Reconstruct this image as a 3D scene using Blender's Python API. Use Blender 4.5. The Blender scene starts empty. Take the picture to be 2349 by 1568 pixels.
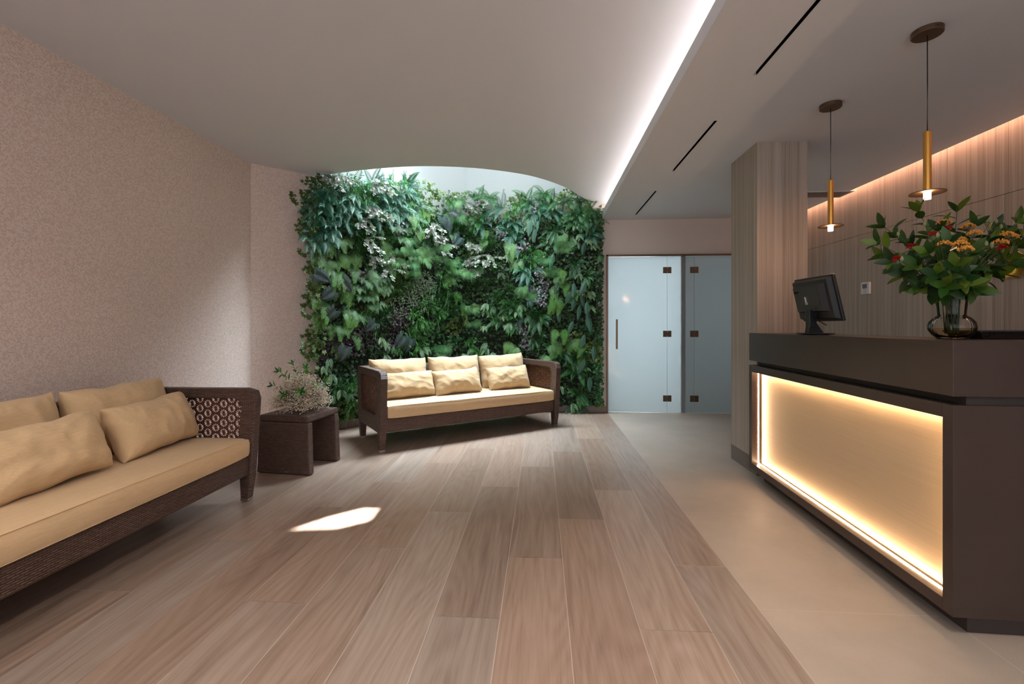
import bpy, math, random
import numpy as np
from mathutils import Vector, Matrix, noise

R = math.radians
scene = bpy.context.scene
COL = scene.collection

# ------------------------------------------------------------------ camera
F_PX, W_PX, H_PX = 1044.0, 2349.0, 1568.0
EYE, YAW, HORIZON = 1.2, R(3.64), 747.0
cam_d = bpy.data.cameras.new('camera')
cam_d.sensor_width = 36.0
cam_d.lens = F_PX / W_PX * 36.0
cam_d.shift_y = (HORIZON - H_PX / 2) / W_PX
cam_d.clip_start = 0.05
cam = bpy.data.objects.new('camera', cam_d)
cam.location = (0, 0, EYE)
cam.rotation_euler = (R(90), 0, YAW)
COL.objects.link(cam)
scene.camera = cam

# ------------------------------------------------------------------ world, exposure, lights
scene.view_settings.view_transform = 'Standard'
scene.view_settings.look = 'None'
scene.view_settings.gamma = 1.0
scene.view_settings.exposure = 0.16
scene.view_settings.use_curve_mapping = False
scene.cycles.use_denoising = True
scene.cycles.max_bounces = 8
scene.cycles.diffuse_bounces = 4
scene.cycles.glossy_bounces = 3
scene.cycles.transmission_bounces = 6
scene.cycles.transparent_max_bounces = 16
scene.cycles.sample_clamp_indirect = 4.0
scene.cycles.caustics_reflective = False
scene.cycles.caustics_refractive = False

world = bpy.data.worlds.new('world')
scene.world = world
world.use_nodes = True
world.node_tree.nodes['Background'].inputs[0].default_value = (0.62, 0.78, 1.0, 1)
world.node_tree.nodes['Background'].inputs[1].default_value = 0.6


def lamp(name, kind, loc, rot, energy, color, **kw):
    d = bpy.data.lights.new(name, kind)
    d.energy = energy
    d.color = color
    for k, v in kw.items():
        setattr(d, k, v)
    o = bpy.data.objects.new(name, d)
    o.location = loc
    o.rotation_euler = rot
    COL.objects.link(o)
    return o


SUN_DX, SUN_DY = 0.15, 0.80          # horizontal travel per metre of height
sun_dir = Vector((SUN_DX, SUN_DY, 1.0)).normalized()
sun = lamp('sun', 'SUN', (0, 6, 8), sun_dir.to_track_quat('Z', 'Y').to_euler(), 60.0, (1.0, 0.97, 0.92), angle=R(0.7))
# daylight of the roof light, of the room behind the frosted glass and general fill from a presumed, unseen entrance behind the camera
lamp('skylight_daylight', 'AREA', (-0.62, 5.35, 4.12), (R(-18), R(2), R(8)), 225.0, (0.77, 0.91, 1.0), shape='RECTANGLE', size=2.3, size_y=0.7, spread=R(100))
lamp('skylight_glow', 'AREA', (-0.62, 5.42, 4.10), (0, 0, R(8)), 20.0, (0.84, 0.94, 1.0), shape='RECTANGLE', size=2.3, size_y=0.8, spread=R(150))
lamp('back_room_daylight', 'AREA', (1.30, 7.75, 1.45), (R(90), 0, R(180)), 92.0, (0.88, 0.95, 1.0), shape='RECTANGLE', size=1.2, size_y=2.2)
lamp('back_room_dim_light', 'AREA', (2.7, 7.75, 1.45), (R(90), 0, R(180)), 15.0, (0.84, 0.95, 1.0), shape='RECTANGLE', size=1.2, size_y=2.2)
lamp('entrance_fill', 'AREA', (0.2, -2.75, 1.5), (R(-90), 0, R(180)), 54.0, (0.92, 0.97, 1.0), shape='RECTANGLE', size=4.6, size_y=2.2)
lamp('hall_fill_light', 'AREA', (0.0, -1.5, 2.85), (0, 0, 0), 30.0, (1.0, 0.9, 0.84), shape='RECTANGLE', size=3.2, size_y=1.6)  # soft overhead fill added out of view behind the camera, no known lamp
for (x, y, e) in ((-2.1, 0.3, 13.0), (-0.7, 1.0, 10.0), (0.45, 0.1, 42.0)):
    lamp('downlight', 'AREA', (x, y, 2.86), (0, 0, 0), e, (1.0, 0.85, 0.75), shape='DISK', size=0.3, spread=R(130))


# ------------------------------------------------------------------ helpers: pixels of the photograph to points
def ray(px, py):
    u = (px - W_PX / 2) / F_PX
    v = (HORIZON - py) / F_PX
    c, s = math.cos(YAW), math.sin(YAW)
    return Vector((c * u - s, s * u + c, v))


def on_z(px, py, z):
    d = ray(px, py)
    t = (z - EYE) / d.z
    return Vector((d.x * t, d.y * t, z))


def on_depth(px, py, t):
    d = ray(px, py)
    return Vector((d.x * t, d.y * t, EYE + d.z * t))


def on_plane(px, py, p0, n):
    d = ray(px, py)
    o = Vector((0, 0, EYE))
    t = (Vector(p0) - o).dot(Vector(n)) / d.dot(Vector(n))
    return o + d * t


# ------------------------------------------------------------------ mesh builder
class MB:
    def __init__(s):
        s.v, s.f, s.uv, s.c = [], [], {}, []

    def add(s, vs, fs, col=None):
        b = len(s.v)
        s.v.extend([tuple(p) for p in vs])
        s.f.extend([tuple(b + i for i in f) for f in fs])
        if col is not None:
            s.c.extend([col] * len(vs))
        return s

    def box(s, x0, x1, y0, y1, z0, z1, M=None):
        vs = [Vector((x, y, z)) for z in (z0, z1) for y in (y0, y1) for x in (x0, x1)]
        if M is not None:
            vs = [M @ p for p in vs]
        return s.add(vs, [(0, 2, 3, 1), (4, 5, 7, 6), (0, 1, 5, 4), (2, 6, 7, 3), (0, 4, 6, 2), (1, 3, 7, 5)])

    def hexa(s, bot, top):
        """bot, top: four points each, the same winding (counter-clockwise from above)."""
        return s.add(list(bot) + list(top), [(3, 2, 1, 0), (4, 5, 6, 7), (0, 1, 5, 4), (1, 2, 6, 5), (2, 3, 7, 6), (3, 0, 4, 7)])

    def prism(s, pts, z0, z1):
        n = len(pts)
        vs = [(p[0], p[1], z0) for p in pts] + [(p[0], p[1], z1) for p in pts]
        fs = [tuple(reversed(range(n))), tuple(range(n, 2 * n))]
        fs += [(i, (i + 1) % n, n + (i + 1) % n, n + i) for i in range(n)]
        return s.add(vs, fs)

    def lathe(s, prof, n=32, M=None, cap=False):
        vs, fs = [], []
        for (r, z) in prof:
            for k in range(n):
                a = 2 * math.pi * k / n
                p = Vector((r * math.cos(a), r * math.sin(a), z))
                vs.append(M @ p if M is not None else p)
        for i in range(len(prof) - 1):
            for k in range(n):
                fs.append((i * n + k, i * n + (k + 1) % n, (i + 1) * n + (k + 1) % n, (i + 1) * n + k))
        if cap:
            fs.append(tuple(reversed(range(n))))
            fs.append(tuple(range((len(prof) - 1) * n, len(prof) * n)))
        return s.add(vs, fs)

    def tube(s, pts, r, n=6, col=None, cap=True):
        pts = [Vector(p) for p in pts]
        m = len(pts)
        rs = r if isinstance(r, (list, tuple)) else [r] * m
        vs, fs = [], []
        ref = Vector((0, 0, 1))
        for i, p in enumerate(pts):
            t = (pts[min(i + 1, m - 1)] - pts[max(i - 1, 0)])
            t = t.normalized() if t.length > 1e-9 else Vector((0, 0, 1))
            a = t.cross(ref)
            if a.length < 1e-3:
                a = t.cross(Vector((1, 0, 0)))
            a.normalize()
            b = t.cross(a)
            for k in range(n):
                w = 2 * math.pi * k / n
                vs.append(p + (a * math.cos(w) + b * math.sin(w)) * rs[i])
        for i in range(m - 1):
            for k in range(n):
                fs.append((i * n + k, i * n + (k + 1) % n, (i + 1) * n + (k + 1) % n, (i + 1) * n + k))
        if cap:
            fs.append(tuple(reversed(range(n))))
            fs.append(tuple(range((m - 1) * n, m * n)))
        return s.add(vs, fs, col)

    def build(s, name, mat, parent=None, smooth=False, bevel=0.0, segs=2, uv=True, subsurf=0, flat_angle=None):
        me = bpy.data.meshes.new(name)
        me.from_pydata(s.v, [], s.f)
        me.validate(clean_customdata=False)
        me.update()
        if mat is not None:
            me.materials.append(mat)
        if uv:
            n_l = len(me.loops)
            co = np.empty(len(me.vertices) * 3, dtype=np.float32)
            me.vertices.foreach_get('co', co)
            co = co.reshape(-1, 3)
            vi = np.empty(n_l, dtype=np.int32)
            me.loops.foreach_get('vertex_index', vi)
            nr = np.empty(len(me.polygons) * 3, dtype=np.float32)
            me.polygons.foreach_get('normal', nr)
            nr = np.abs(nr.reshape(-1, 3))
            tot = np.empty(len(me.polygons), dtype=np.int32)
            me.polygons.foreach_get('loop_total', tot)
            ax = np.repeat(nr.argmax(axis=1), tot)
            lc = co[vi]
            U = np.where(ax == 0, lc[:, 1], lc[:, 0])
            V = np.where(ax == 2, lc[:, 1], lc[:, 2])
            uvl = me.uv_layers.new(name='uv')
            uvl.data.foreach_set('uv', np.stack([U, V], 1).ravel().astype(np.float32))
        if s.c and len(s.c) == len(me.vertices):
            ca = me.color_attributes.new('tint', 'FLOAT_COLOR', 'POINT')
            arr = np.ones((len(s.c), 4), dtype=np.float32)
            arr[:, :3] = np.array(s.c, dtype=np.float32)
            ca.data.foreach_set('color', arr.ravel())
        if smooth:
            me.polygons.foreach_set('use_smooth', [True] * len(me.polygons))
        o = bpy.data.objects.new(name, me)
        COL.objects.link(o)
        if parent is not None:
            o.parent = parent
        if bevel > 0:
            m = o.modifiers.new('bevel', 'BEVEL')
            m.width = bevel
            m.segments = segs
            m.limit_method = 'ANGLE'
            m.angle_limit = R(40)
            m.harden_normals = False
        if subsurf:
            m = o.modifiers.new('subsurf', 'SUBSURF')
            m.levels = m.render_levels = subsurf
        return o


def empty(name, loc=(0, 0, 0), rz=0.0, label=None, cat=None, group=None):
    o = bpy.data.objects.new(name, None)
    o.empty_display_size = 0.1
    o.location = loc
    o.rotation_euler = (0, 0, rz)
    COL.objects.link(o)
    return tag(o, label, cat, group)


def tag(o, label=None, cat=None, group=None, kind=None):
    if label:
        o['label'] = label
    if cat:
        o['category'] = cat
    if group:
        o['group'] = group
    if kind:
        o['kind'] = kind
    return o


def struct(o):
    o['kind'] = 'structure'
    return o


def copy_tree(o, parent=None):
    c = o.copy()
    COL.objects.link(c)
    if parent is not None:
        c.parent = parent
    for ch in [x for x in COL.objects if x.parent == o]:
        copy_tree(ch, c)
    return c


# ------------------------------------------------------------------ materials
class NT:
    def __init__(s, name):
        s.m = bpy.data.materials.new(name)
        s.m.use_nodes = True
        s.t = s.m.node_tree
        s.out = s.t.nodes['Material Output']
        s.p = s.t.nodes['Principled BSDF']

    def n(s, kind, **kw):
        nd = s.t.nodes.new(kind)
        for k, v in kw.items():
            setattr(nd, k, v)
        return nd

    def put(s, sock, val):
        if isinstance(val, bpy.types.NodeSocket):
            s.t.links.new(val, sock)
        elif val is not None:
            if isinstance(val, tuple) and len(val) == 3 and sock.type == 'RGBA':
                val = val + (1,)
            sock.default_value = val

    def math(s, op, a, b=None, c=None, clamp=False):
        nd = s.n('ShaderNodeMath', operation=op, use_clamp=clamp)
        for i, v in enumerate((a, b, c)):
            if v is not None:
                s.put(nd.inputs[i], v)
        return nd.outputs[0]

    def vmath(s, op, a, b=None, out=0):
        nd = s.n('ShaderNodeVectorMath', operation=op)
        s.put(nd.inputs[0], a)
        if b is not None:
            s.put(nd.inputs[1], b)
        return nd.outputs[out]

    def coord(s, which='Object'):
        return s.n('ShaderNodeTexCoord').outputs[which]

    def mapping(s, v, scale=(1, 1, 1), rot=(0, 0, 0), loc=(0, 0, 0)):
        nd = s.n('ShaderNodeMapping')
        s.put(nd.inputs['Vector'], v)
        nd.inputs['Scale'].default_value = scale
        nd.inputs['Rotation'].default_value = rot
        nd.inputs['Location'].default_value = loc
        return nd.outputs[0]

    def noise(s, v, scale=5.0, detail=3.0, rough=0.5, dist=0.0, out='Fac'):
        nd = s.n('ShaderNodeTexNoise')
        s.put(nd.inputs['Vector'], v)
        nd.inputs['Scale'].default_value = scale
        nd.inputs['Detail'].default_value = detail
        nd.inputs['Roughness'].default_value = rough
        nd.inputs['Distortion'].default_value = dist
        return nd.outputs[out]

    def ramp(s, fac, stops):
        nd = s.n('ShaderNodeValToRGB')
        s.put(nd.inputs[0], fac)
        els = nd.color_ramp.elements
        while len(els) < len(stops):
            els.new(0.5)
        for e, (p, c) in zip(els, stops):
            e.position = p
            e.color = (c if isinstance(c, tuple) else (c, c, c)) + (1,)
        return nd.outputs[0]

    def mix(s, fac, a, b, blend='MIX'):
        nd = s.n('ShaderNodeMix', data_type='RGBA', blend_type=blend)
        s.put(nd.inputs[0], fac)
        s.put(nd.inputs[6], a)
        s.put(nd.inputs[7], b)
        return nd.outputs[2]

    def bump(s, h, strength=0.3, dist=0.01, normal=None):
        nd = s.n('ShaderNodeBump')
        nd.inputs['Strength'].default_value = strength
        nd.inputs['Distance'].default_value = dist
        s.put(nd.inputs['Height'], h)
        s.put(nd.inputs['Normal'], normal)
        return nd.outputs[0]

    def set(s, **kw):
        names = dict(color='Base Color', rough='Roughness', metal='Metallic', normal='Normal', spec='Specular IOR Level',
                     trans='Transmission Weight', ior='IOR', coat='Coat Weight', sheen='Sheen Weight', alpha='Alpha')
        for k, v in kw.items():
            s.put(s.p.inputs[names[k]], v)
        return s.m


def plain(name, color, rough=0.6, metal=0.0, spec=0.5, **kw):
    return NT(name).set(color=color, rough=rough, metal=metal, spec=spec, **kw)


def lin(r, g, b):
    f = lambda c: (c / 255 / 12.92) if c / 255 <= 0.04045 else ((c / 255 + 0.055) / 1.055) ** 2.4
    return (f(r), f(g), f(b))


def glow(name, color, strength):
    t = NT(name)
    t.p.inputs['Emission Color'].default_value = color + (1,)
    t.p.inputs['Emission Strength'].default_value = strength
    t.p.inputs['Base Color'].default_value = (0.8, 0.8, 0.8, 1)
    return t.m


def paint(name, color, rough=0.85, bump=0.05):
    t = NT(name)
    o = t.coord()
    n = t.noise(o, 1.3, 4)
    c = t.mix(t.math('MULTIPLY', n, 0.12), color, tuple(x * 0.85 for x in color))
    return t.set(color=c, rough=rough, spec=0.3, normal=t.bump(t.noise(o, 180, 2), bump, 0.002))


def weave(name, base, dark, light):
    """rattan: short horizontal strands over vertical stakes, running bond"""
    t = NT(name)
    uv = t.coord('UV')
    x = t.n('ShaderNodeSeparateXYZ')
    t.put(x.inputs[0], uv)
    row = t.math('MULTIPLY', x.outputs[1], 1 / 0.0098)
    rf = t.math('FLOOR', row)
    par = t.math('MULTIPLY', t.math('MODULO', t.math('ABSOLUTE', rf), 2.0), 0.5)
    col = t.math('ADD', t.math('MULTIPLY', x.outputs[0], 1 / 0.031), par)
    fr = t.math('FRACT', row)
    fc = t.math('FRACT', col)
    hr = t.math('SINE', t.math('MULTIPLY', fr, math.pi))
    hc = t.math('SINE', t.math('MULTIPLY', fc, math.pi))
    hc = t.math('POWER', hc, 0.38)
    h = t.math('MULTIPLY', t.math('POWER', hr, 0.6), hc)
    cell = t.n('ShaderNodeTexWhiteNoise', noise_dimensions='2D')
    cv = t.n('ShaderNodeCombineXYZ')
    t.put(cv.inputs[0], rf)
    t.put(cv.inputs[1], t.math('FLOOR', col))
    t.put(cell.inputs['Vector'], cv.outputs[0])
    c = t.mix(cell.outputs['Value'], base, light)
    edge = t.math('MULTIPLY', t.math('SUBTRACT', 1.0, h), 1.3, clamp=True)
    c = t.mix(t.math('POWER', edge, 3.0), c, dark)
    return t.set(color=c, rough=0.42, spec=0.5, normal=t.bump(h, 0.9, 0.004))


def fabric(name, color):
    t = NT(name)
    o = t.coord()
    st = t.noise(t.mapping(o, (14, 300, 300)), 1.0, 3, 0.6)
    big = t.noise(o, 7, 2)
    c = t.mix(t.ramp(st, [(0.3, 0.0), (0.7, 1.0)]), tuple(x * 0.86 for x in color), tuple(min(1, x * 1.06) for x in color))
    c = t.mix(t.math('MULTIPLY', big, 0.15), c, tuple(x * 0.8 for x in color))
    n1 = t.bump(t.noise(o, 700, 2), 0.12, 0.002)
    n2 = t.bump(t.noise(o, 9, 3, 0.55), 0.25, 0.02, n1)
    return t.set(color=c, rough=0.9, spec=0.15, sheen=0.15, normal=n2)


def veneer(name, c1, c2, c3):
    """straight-grained laminate, the grain upright"""
    t = NT(name)
    o = t.coord()
    fine = t.noise(t.mapping(o, (150, 150, 0.9)), 1.0, 3, 0.7)
    wide = t.noise(t.mapping(o, (30, 30, 0.22)), 1.0, 3, 0.6)
    v = t.math('ADD', t.math('MULTIPLY', fine, 0.55), t.math('MULTIPLY', wide, 0.45))
    c = t.ramp(v, [(0.30, c1), (0.5, c2), (0.70, c3)])
    return t.set(color=c, rough=0.5, spec=0.35, normal=t.bump(v, 0.12, 0.003))


M = {}
M['ceiling'] = paint('ceiling_paint', lin(222, 225, 231))
M['white'] = paint('white_paint', lin(206, 208, 207))
M['beige'] = paint('beige_wall_paint', lin(226, 215, 208))
M['rattan'] = weave('brown_rattan', lin(80, 57, 48), lin(22, 14, 11), lin(98, 74, 64))
M['lattice'] = plain('brown_rattan_strands', lin(84, 50, 34), 0.45)
M['fabric'] = fabric('sand_fabric', lin(206, 177, 138))
M['stone'] = None
M['metal'] = plain('brushed_steel', lin(190, 180, 172), 0.32, 1.0)
M['bronze'] = plain('bronzed_metal', lin(120, 100, 84), 0.38, 1.0)
M['gold'] = plain('satin_gold', lin(222, 164, 84), 0.34, 1.0)
M['black'] = plain('black_plastic', lin(26, 26, 28), 0.42)
M['void'] = plain('dark_void', (0.004, 0.004, 0.004), 0.9, spec=0.0)
M['wood_wall'] = veneer('grey_oak_laminate', lin(122, 112, 101), lin(163, 153, 142), lin(190, 181, 171))


def mosaic():
    t = NT('penny_mosaic')
    uv = t.n('ShaderNodeSeparateXYZ')
    o = t.n('ShaderNodeTexCoord')
    t.put(uv.inputs[0], o.outputs['UV'])
    P = 0.0112
    s3 = math.sqrt(3)
    x = t.math('DIVIDE', uv.outputs[0], P)
    y = t.math('DIVIDE', uv.outputs[1], P)

    def cellc(off):
        xx, yy = t.math('ADD', x, off), t.math('ADD', y, off * s3)
        ax2 = t.math('ABSOLUTE', t.math('SUBTRACT', t.math('FLOORED_MODULO', xx, 1.0), 0.5))
        ay2 = t.math('ABSOLUTE', t.math('SUBTRACT', t.math('FLOORED_MODULO', yy, s3), s3 / 2))
        d_ = t.math('MAXIMUM', ax2, t.math('ADD', t.math('MULTIPLY', ax2, 0.5), t.math('MULTIPLY', ay2, s3 / 2)))
        cv_ = t.n('ShaderNodeCombineXYZ')
        t.put(cv_.inputs[0], t.math('FLOOR', xx))
        t.put(cv_.inputs[1], t.math('FLOOR', t.math('DIVIDE', yy, s3)))
        cv_.inputs[2].default_value = off * 10
        wn = t.n('ShaderNodeTexWhiteNoise', noise_dimensions='3D')
        t.put(wn.inputs['Vector'], cv_.outputs[0])
        return d_, wn.outputs['Value']
    d1_, r1_ = cellc(0.0)
    d2_, r2_ = cellc(0.5)
    d = t.math('MINIMUM', d1_, d2_)
    pick = t.math('LESS_THAN', d1_, d2_)
    rv = t.math('ADD', t.math('MULTIPLY', r1_, pick), t.math('MULTIPLY', r2_, t.math('SUBTRACT', 1.0, pick)))
    grout = t.ramp(d, [(0.38, 0.0), (0.46, 1.0)])
    n2 = t.noise(o.outputs['UV'], 1.2, 3)
    tile = t.mix(rv, lin(206, 182, 170), lin(238, 220, 210))
    tile = t.mix(t.math('MULTIPLY', n2, 0.2), tile, lin(200, 180, 170))
    c = t.mix(grout, tile, lin(238, 218, 207))
    h = t.math('ADD', t.ramp(d, [(0.25, 1.0), (0.45, 0.0)]), t.math('MULTIPLY', rv, 1.2))
    return t.set(color=c, rough=0.62, spec=0.35, normal=t.bump(h, 0.35, 0.002))


M['mosaic'] = mosaic()


def planks():
    t = NT('oak_planks')
    o = t.coord()
    att = t.n('ShaderNodeAttribute', attribute_name='tint').outputs['Vector']
    sep = t.n('ShaderNodeSeparateXYZ')
    t.put(sep.inputs[0], att)
    off = t.vmath('SCALE', att)
    off.node.inputs['Scale'].default_value = 37.0
    p = t.vmath('ADD', o, off)
    warp = t.noise(t.mapping(p, (3.0, 0.7, 3)), 1.0, 2)
    pv = t.vmath('ADD', p, t.vmath('MULTIPLY', t.n('ShaderNodeCombineXYZ').outputs[0], (0, 0, 0)))
    cmb = t.n('ShaderNodeCombineXYZ')
    t.put(cmb.inputs[0], t.math('MULTIPLY', warp, 0.16))
    pv = t.vmath('ADD', p, cmb.outputs[0])
    grain = t.noise(t.mapping(pv, (44, 1.5, 1)), 1.0, 5, 0.62)
    fine = t.noise(t.mapping(p, (260, 7, 1)), 1.0, 3, 0.6)
    streak = t.noise(t.mapping(pv, (9, 0.55, 1)), 1.0, 3, 0.5)
    # cathedral figure: contour lines of a slowly varying field
    field = t.noise(t.mapping(p, (4.2, 0.55, 1)), 1.0, 1)
    rings = t.math('SINE', t.math('MULTIPLY', field, 95.0))
    rings = t.math('MULTIPLY', t.math('ADD', rings, 1.0), 0.5)
    v = t.math('ADD', t.math('MULTIPLY', grain, 0.5), t.math('MULTIPLY', fine, 0.22))
    v = t.math('ADD', v, t.math('MULTIPLY', streak, 0.22))
    v = t.math('ADD', v, t.math('MULTIPLY', rings, 0.07))
    c = t.ramp(v, [(0.30, lin(118, 102, 92)), (0.46, lin(150, 133, 121)), (0.57, lin(162, 147, 136)), (0.74, lin(178, 165, 156))])
    tone = t.ramp(sep.outputs[0], [(0.0, lin(212, 204, 198)), (0.35, lin(240, 226, 216)), (0.7, lin(232, 232, 232)), (1.0, lin(255, 246, 238))])
    c = t.mix(1.0, c, tone, 'MULTIPLY')
    # knots
    vor = t.n('ShaderNodeTexVoronoi', feature='F1')
    t.put(vor.inputs['Vector'], t.mapping(p, (2.6, 0.62, 1)))
    vor.inputs['Scale'].default_value = 1.0
    k = t.ramp(vor.outputs['Distance'], [(0.02, 1.0), (0.075, 0.0)])
    k = t.math('MULTIPLY', k, t.ramp(t.noise(p, 1.1, 1), [(0.5, 0.0), (0.62, 1.0)]))
    c = t.mix(t.math('MULTIPLY', k, 0.65), c, lin(66, 50, 42))
    rough = t.math('ADD', 0.27, t.math('MULTIPLY', v, 0.2))
    return t.set(color=c, rough=rough, spec=0.6, normal=t.bump(t.math('ADD', fine, grain), 0.10, 0.002))


M['planks'] = planks()


def slab_stone(name, color, sc=1.0, rough=0.45, speck=0.12):
    t = NT(name)
    o = t.coord()
    n = t.noise(o, 1.6 * sc, 5, 0.6)
    f = t.noise(o, 260, 2, 0.7)
    c = t.mix(t.ramp(n, [(0.3, 0.0), (0.72, 1.0)]), tuple(x * 0.86 for x in color), tuple(x * 1.1 for x in color))
    c = t.mix(t.math('MULTIPLY', t.ramp(f, [(0.45, 0.0), (0.75, 1.0)]), speck), c, tuple(min(1, x * 1.9) for x in color))
    return t.set(color=c, rough=rough, spec=0.4, normal=t.bump(f, 0.05, 0.001))


M['tile'] = slab_stone('grey_porcelain', lin(167, 154, 141), 1.0, 0.5)
M['skirt_stone'] = slab_stone('grey_stone_skirting', lin(112, 106, 100), 3.0, 0.6, 0.35)
M['desk'] = slab_stone('dark_brown_quartz', lin(60, 48, 44), 2.0, 0.33, 0.10)
M['grout'] = plain('pale_grout', lin(196, 186, 176), 0.9)
M['grout_grey'] = plain('grey_grout', lin(184, 176, 168), 0.9)

# frosted glass
t = NT('frosted_glass')
t.t.nodes.remove(t.p)
tr = t.n('ShaderNodeBsdfTranslucent')
tr.inputs['Color'].default_value = (0.80, 0.87, 0.89, 1)
df = t.n('ShaderNodeBsdfDiffuse')
df.inputs['Color'].default_value = (0.62, 0.68, 0.70, 1)
gl = t.n('ShaderNodeBsdfGlossy')
gl.inputs['Roughness'].default_value = 0.09
mx = t.n('ShaderNodeMixShader')
mx.inputs[0].default_value = 0.35
t.t.links.new(tr.outputs[0], mx.inputs[1])
t.t.links.new(df.outputs[0], mx.inputs[2])
fr = t.n('ShaderNodeFresnel')
fr.inputs['IOR'].default_value = 1.5
m2 = t.n('ShaderNodeMixShader')
t.t.links.new(fr.outputs[0], m2.inputs[0])
t.t.links.new(mx.outputs[0], m2.inputs[1])
t.t.links.new(gl.outputs[0], m2.inputs[2])
t.t.links.new(m2.outputs[0], t.out.inputs['Surface'])
M['frost'] = t.m

COVE_W, WASH_W, LED_E, PEND_W = 7.0, 14.0, 70.0, 3.4
# ------------------------------------------------------------------ room shell
ZL, ZS, ZLIP, ZTOP = 2.90, 2.67, 2.762, 4.20
A = Vector((-3.03, 4.58, 0))
Cn = Vector((-1.042, 6.40, 0))
eD = (Cn - A).normalized()              # along the diagonal wall
nD = Vector((eD.y, -eD.x, 0))           # its normal into the room
B = A + eD * 0.66
YB, YD = -2.9, 6.40


def wall_between(name, p, q, z0, z1, mat, th=0.12, side=-1):
    """wall whose room face runs from p to q; UV along the wall"""
    d = (q - p).normalized()
    n = Vector((d.y, -d.x, 0)) * side
    pts = [p, q, q + n * th, p + n * th]
    m = MB().prism([(a.x, a.y) for a in pts], z0, z1)
    o = m.build(name, mat)
    me = o.data
    uvl = me.uv_layers['uv'].data
    for l in me.loops:
        co = me.vertices[l.vertex_index].co
        uvl[l.index].uv = ((Vector((co.x, co.y, 0)) - p).dot(d), co.z)
    return struct(o)


wall_between('wall_left', Vector((-3.03, YB, 0)), A, 0, 3.0, M['mosaic'])
wall_between('wall_diagonal', A, B, 0, 3.0, M['mosaic'])
wall_between('wall_behind_plants', B, Cn, 0, ZTOP, M['white'])
wall_between('wall_far', Cn, Vector((0.915, YD, 0)), 0, ZL, M['beige'])
wall_between('wall_far_upper', Cn, Vector((1.05, YD, 0)), ZL, ZTOP, M['white'])
wall_between('wall_over_door', Vector((0.915, YD, 0)), Vector((3.45, YD, 0)), 2.185, ZL, M['beige'])
wall_between('wall_far_end', Vector((3.05, YD, 0)), Vector((3.45, YD, 0)), 0, 2.185, M['beige'])
# back wall behind the camera with the entrance opening
m = MB()
m.box(-3.15, -2.2, YB - 0.12, YB, 0, 3.0)
m.box(2.6, 3.57, YB - 0.12, YB, 0, 3.0)
m.box(-2.2, 2.6, YB - 0.12, YB, 2.65, 3.0)
struct(m.build('wall_back', M['beige']))

# wood panelling wall with real joints
m = MB()
lo = [YB, -1.2, 0.6, 2.1, 3.62, 5.18, 5.94, YD]
hi = [YB, -0.5, 1.0, 2.55, 4.10, 5.64, YD]
for row, z0, z1 in ((lo, 0.0, 2.18), (hi, 2.184, 2.95)):
    for a, b in zip(row[:-1], row[1:]):
        m.box(3.45, 3.47, a + 0.0015, b - 0.0015, z0, z1)
wr = struct(m.build('wall_right', M['wood_wall']))
struct(MB().box(3.4705, 3.57, YB, YD, 0, 3.0).build('wall_right_backing', M['void']))

# ---- floor: planks over a grout bed, tiles on the reception side
struct(MB().box(-3.2, 0.92, YB, 6.46, -0.05, -0.0012).build('floor_bed', M['grout']))
rnd = random.Random(5)
m = MB()
PW, PL = 0.279, 1.53
edges = [0.92, 0.669]
while edges[-1] > -3.1:
    edges.append(edges[-1] - PW)
offs = [2.27, 1.77, 2.784, 2.30, 1.80, 2.84, 2.35]
for k in range(len(edges) - 1):
    x1, x0 = edges[k], edges[k + 1]
    ph = (offs[k] + 0.06 + 0.0 * k) if k < len(offs) else 2.35 + 0.06 - 0.5 * (k - 6)
    y = ph - PL * math.ceil((ph - YB) / PL)
    while y < 6.46:
        a, b = max(y, YB), min(y + PL, 6.46)
        if b > a + 0.01:
            col = (rnd.random(), rnd.random(), rnd.random())
            vs = [(x0 + .0011, a + .0008, -.0006), (x1 - .0011, a + .0008, -.0006), (x1 - .0011, b - .0008, -.0006), (x0 + .0011, b - .0008, -.0006)]
            m.add(vs, [(0, 1, 2, 3)], col)
            m.v[-4:] = [(p[0], p[1], 0.0) for p in vs]
        y += PL
struct(m.build('floor', M['planks']))
struct(MB().box(0.92, 3.6, YB, 8.2, -0.05, -0.0006).build('floor_tile_bed', M['grout_grey']))
m = MB()
ys = [1.99 + 1.01 * k for k in range(-5, 7)]
for x0, x1 in ((0.9225, 1.666), (1.6700, 2.4155), (2.4190, 3.1645), (3.1680, 3.6)):
    for a, b in zip(ys[:-1], ys[1:]):
        a, b = max(a, YB), min(b, 8.2)
        if b > a:
            m.add([(x0, a + .001, 0), (x1, a + .001, 0), (x1, b - .001, 0), (x0, b - .001, 0)], [(0, 1, 2, 3)])
struct(m.build('floor_tiles', M['tile']))

# ---- ceiling with the curved opening of the light well
curve_px = [(742, 404), (790, 395), (850, 388), (920, 382.5), (990, 381), (1072, 384), (1140, 390.5), (1200, 399.5), (1250, 412), (1300, 431), (1335, 452), (1358, 469)]
cv = [on_z(px, py, ZL) for px, py in curve_px]
cv[0] = B + Vector((0, 0, ZL))
end = Vector((0.76, YD, ZL))
curve = [(p.x, p.y) for p in cv if p.y < YD - 0.01] + [(end.x, end.y)]


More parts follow.
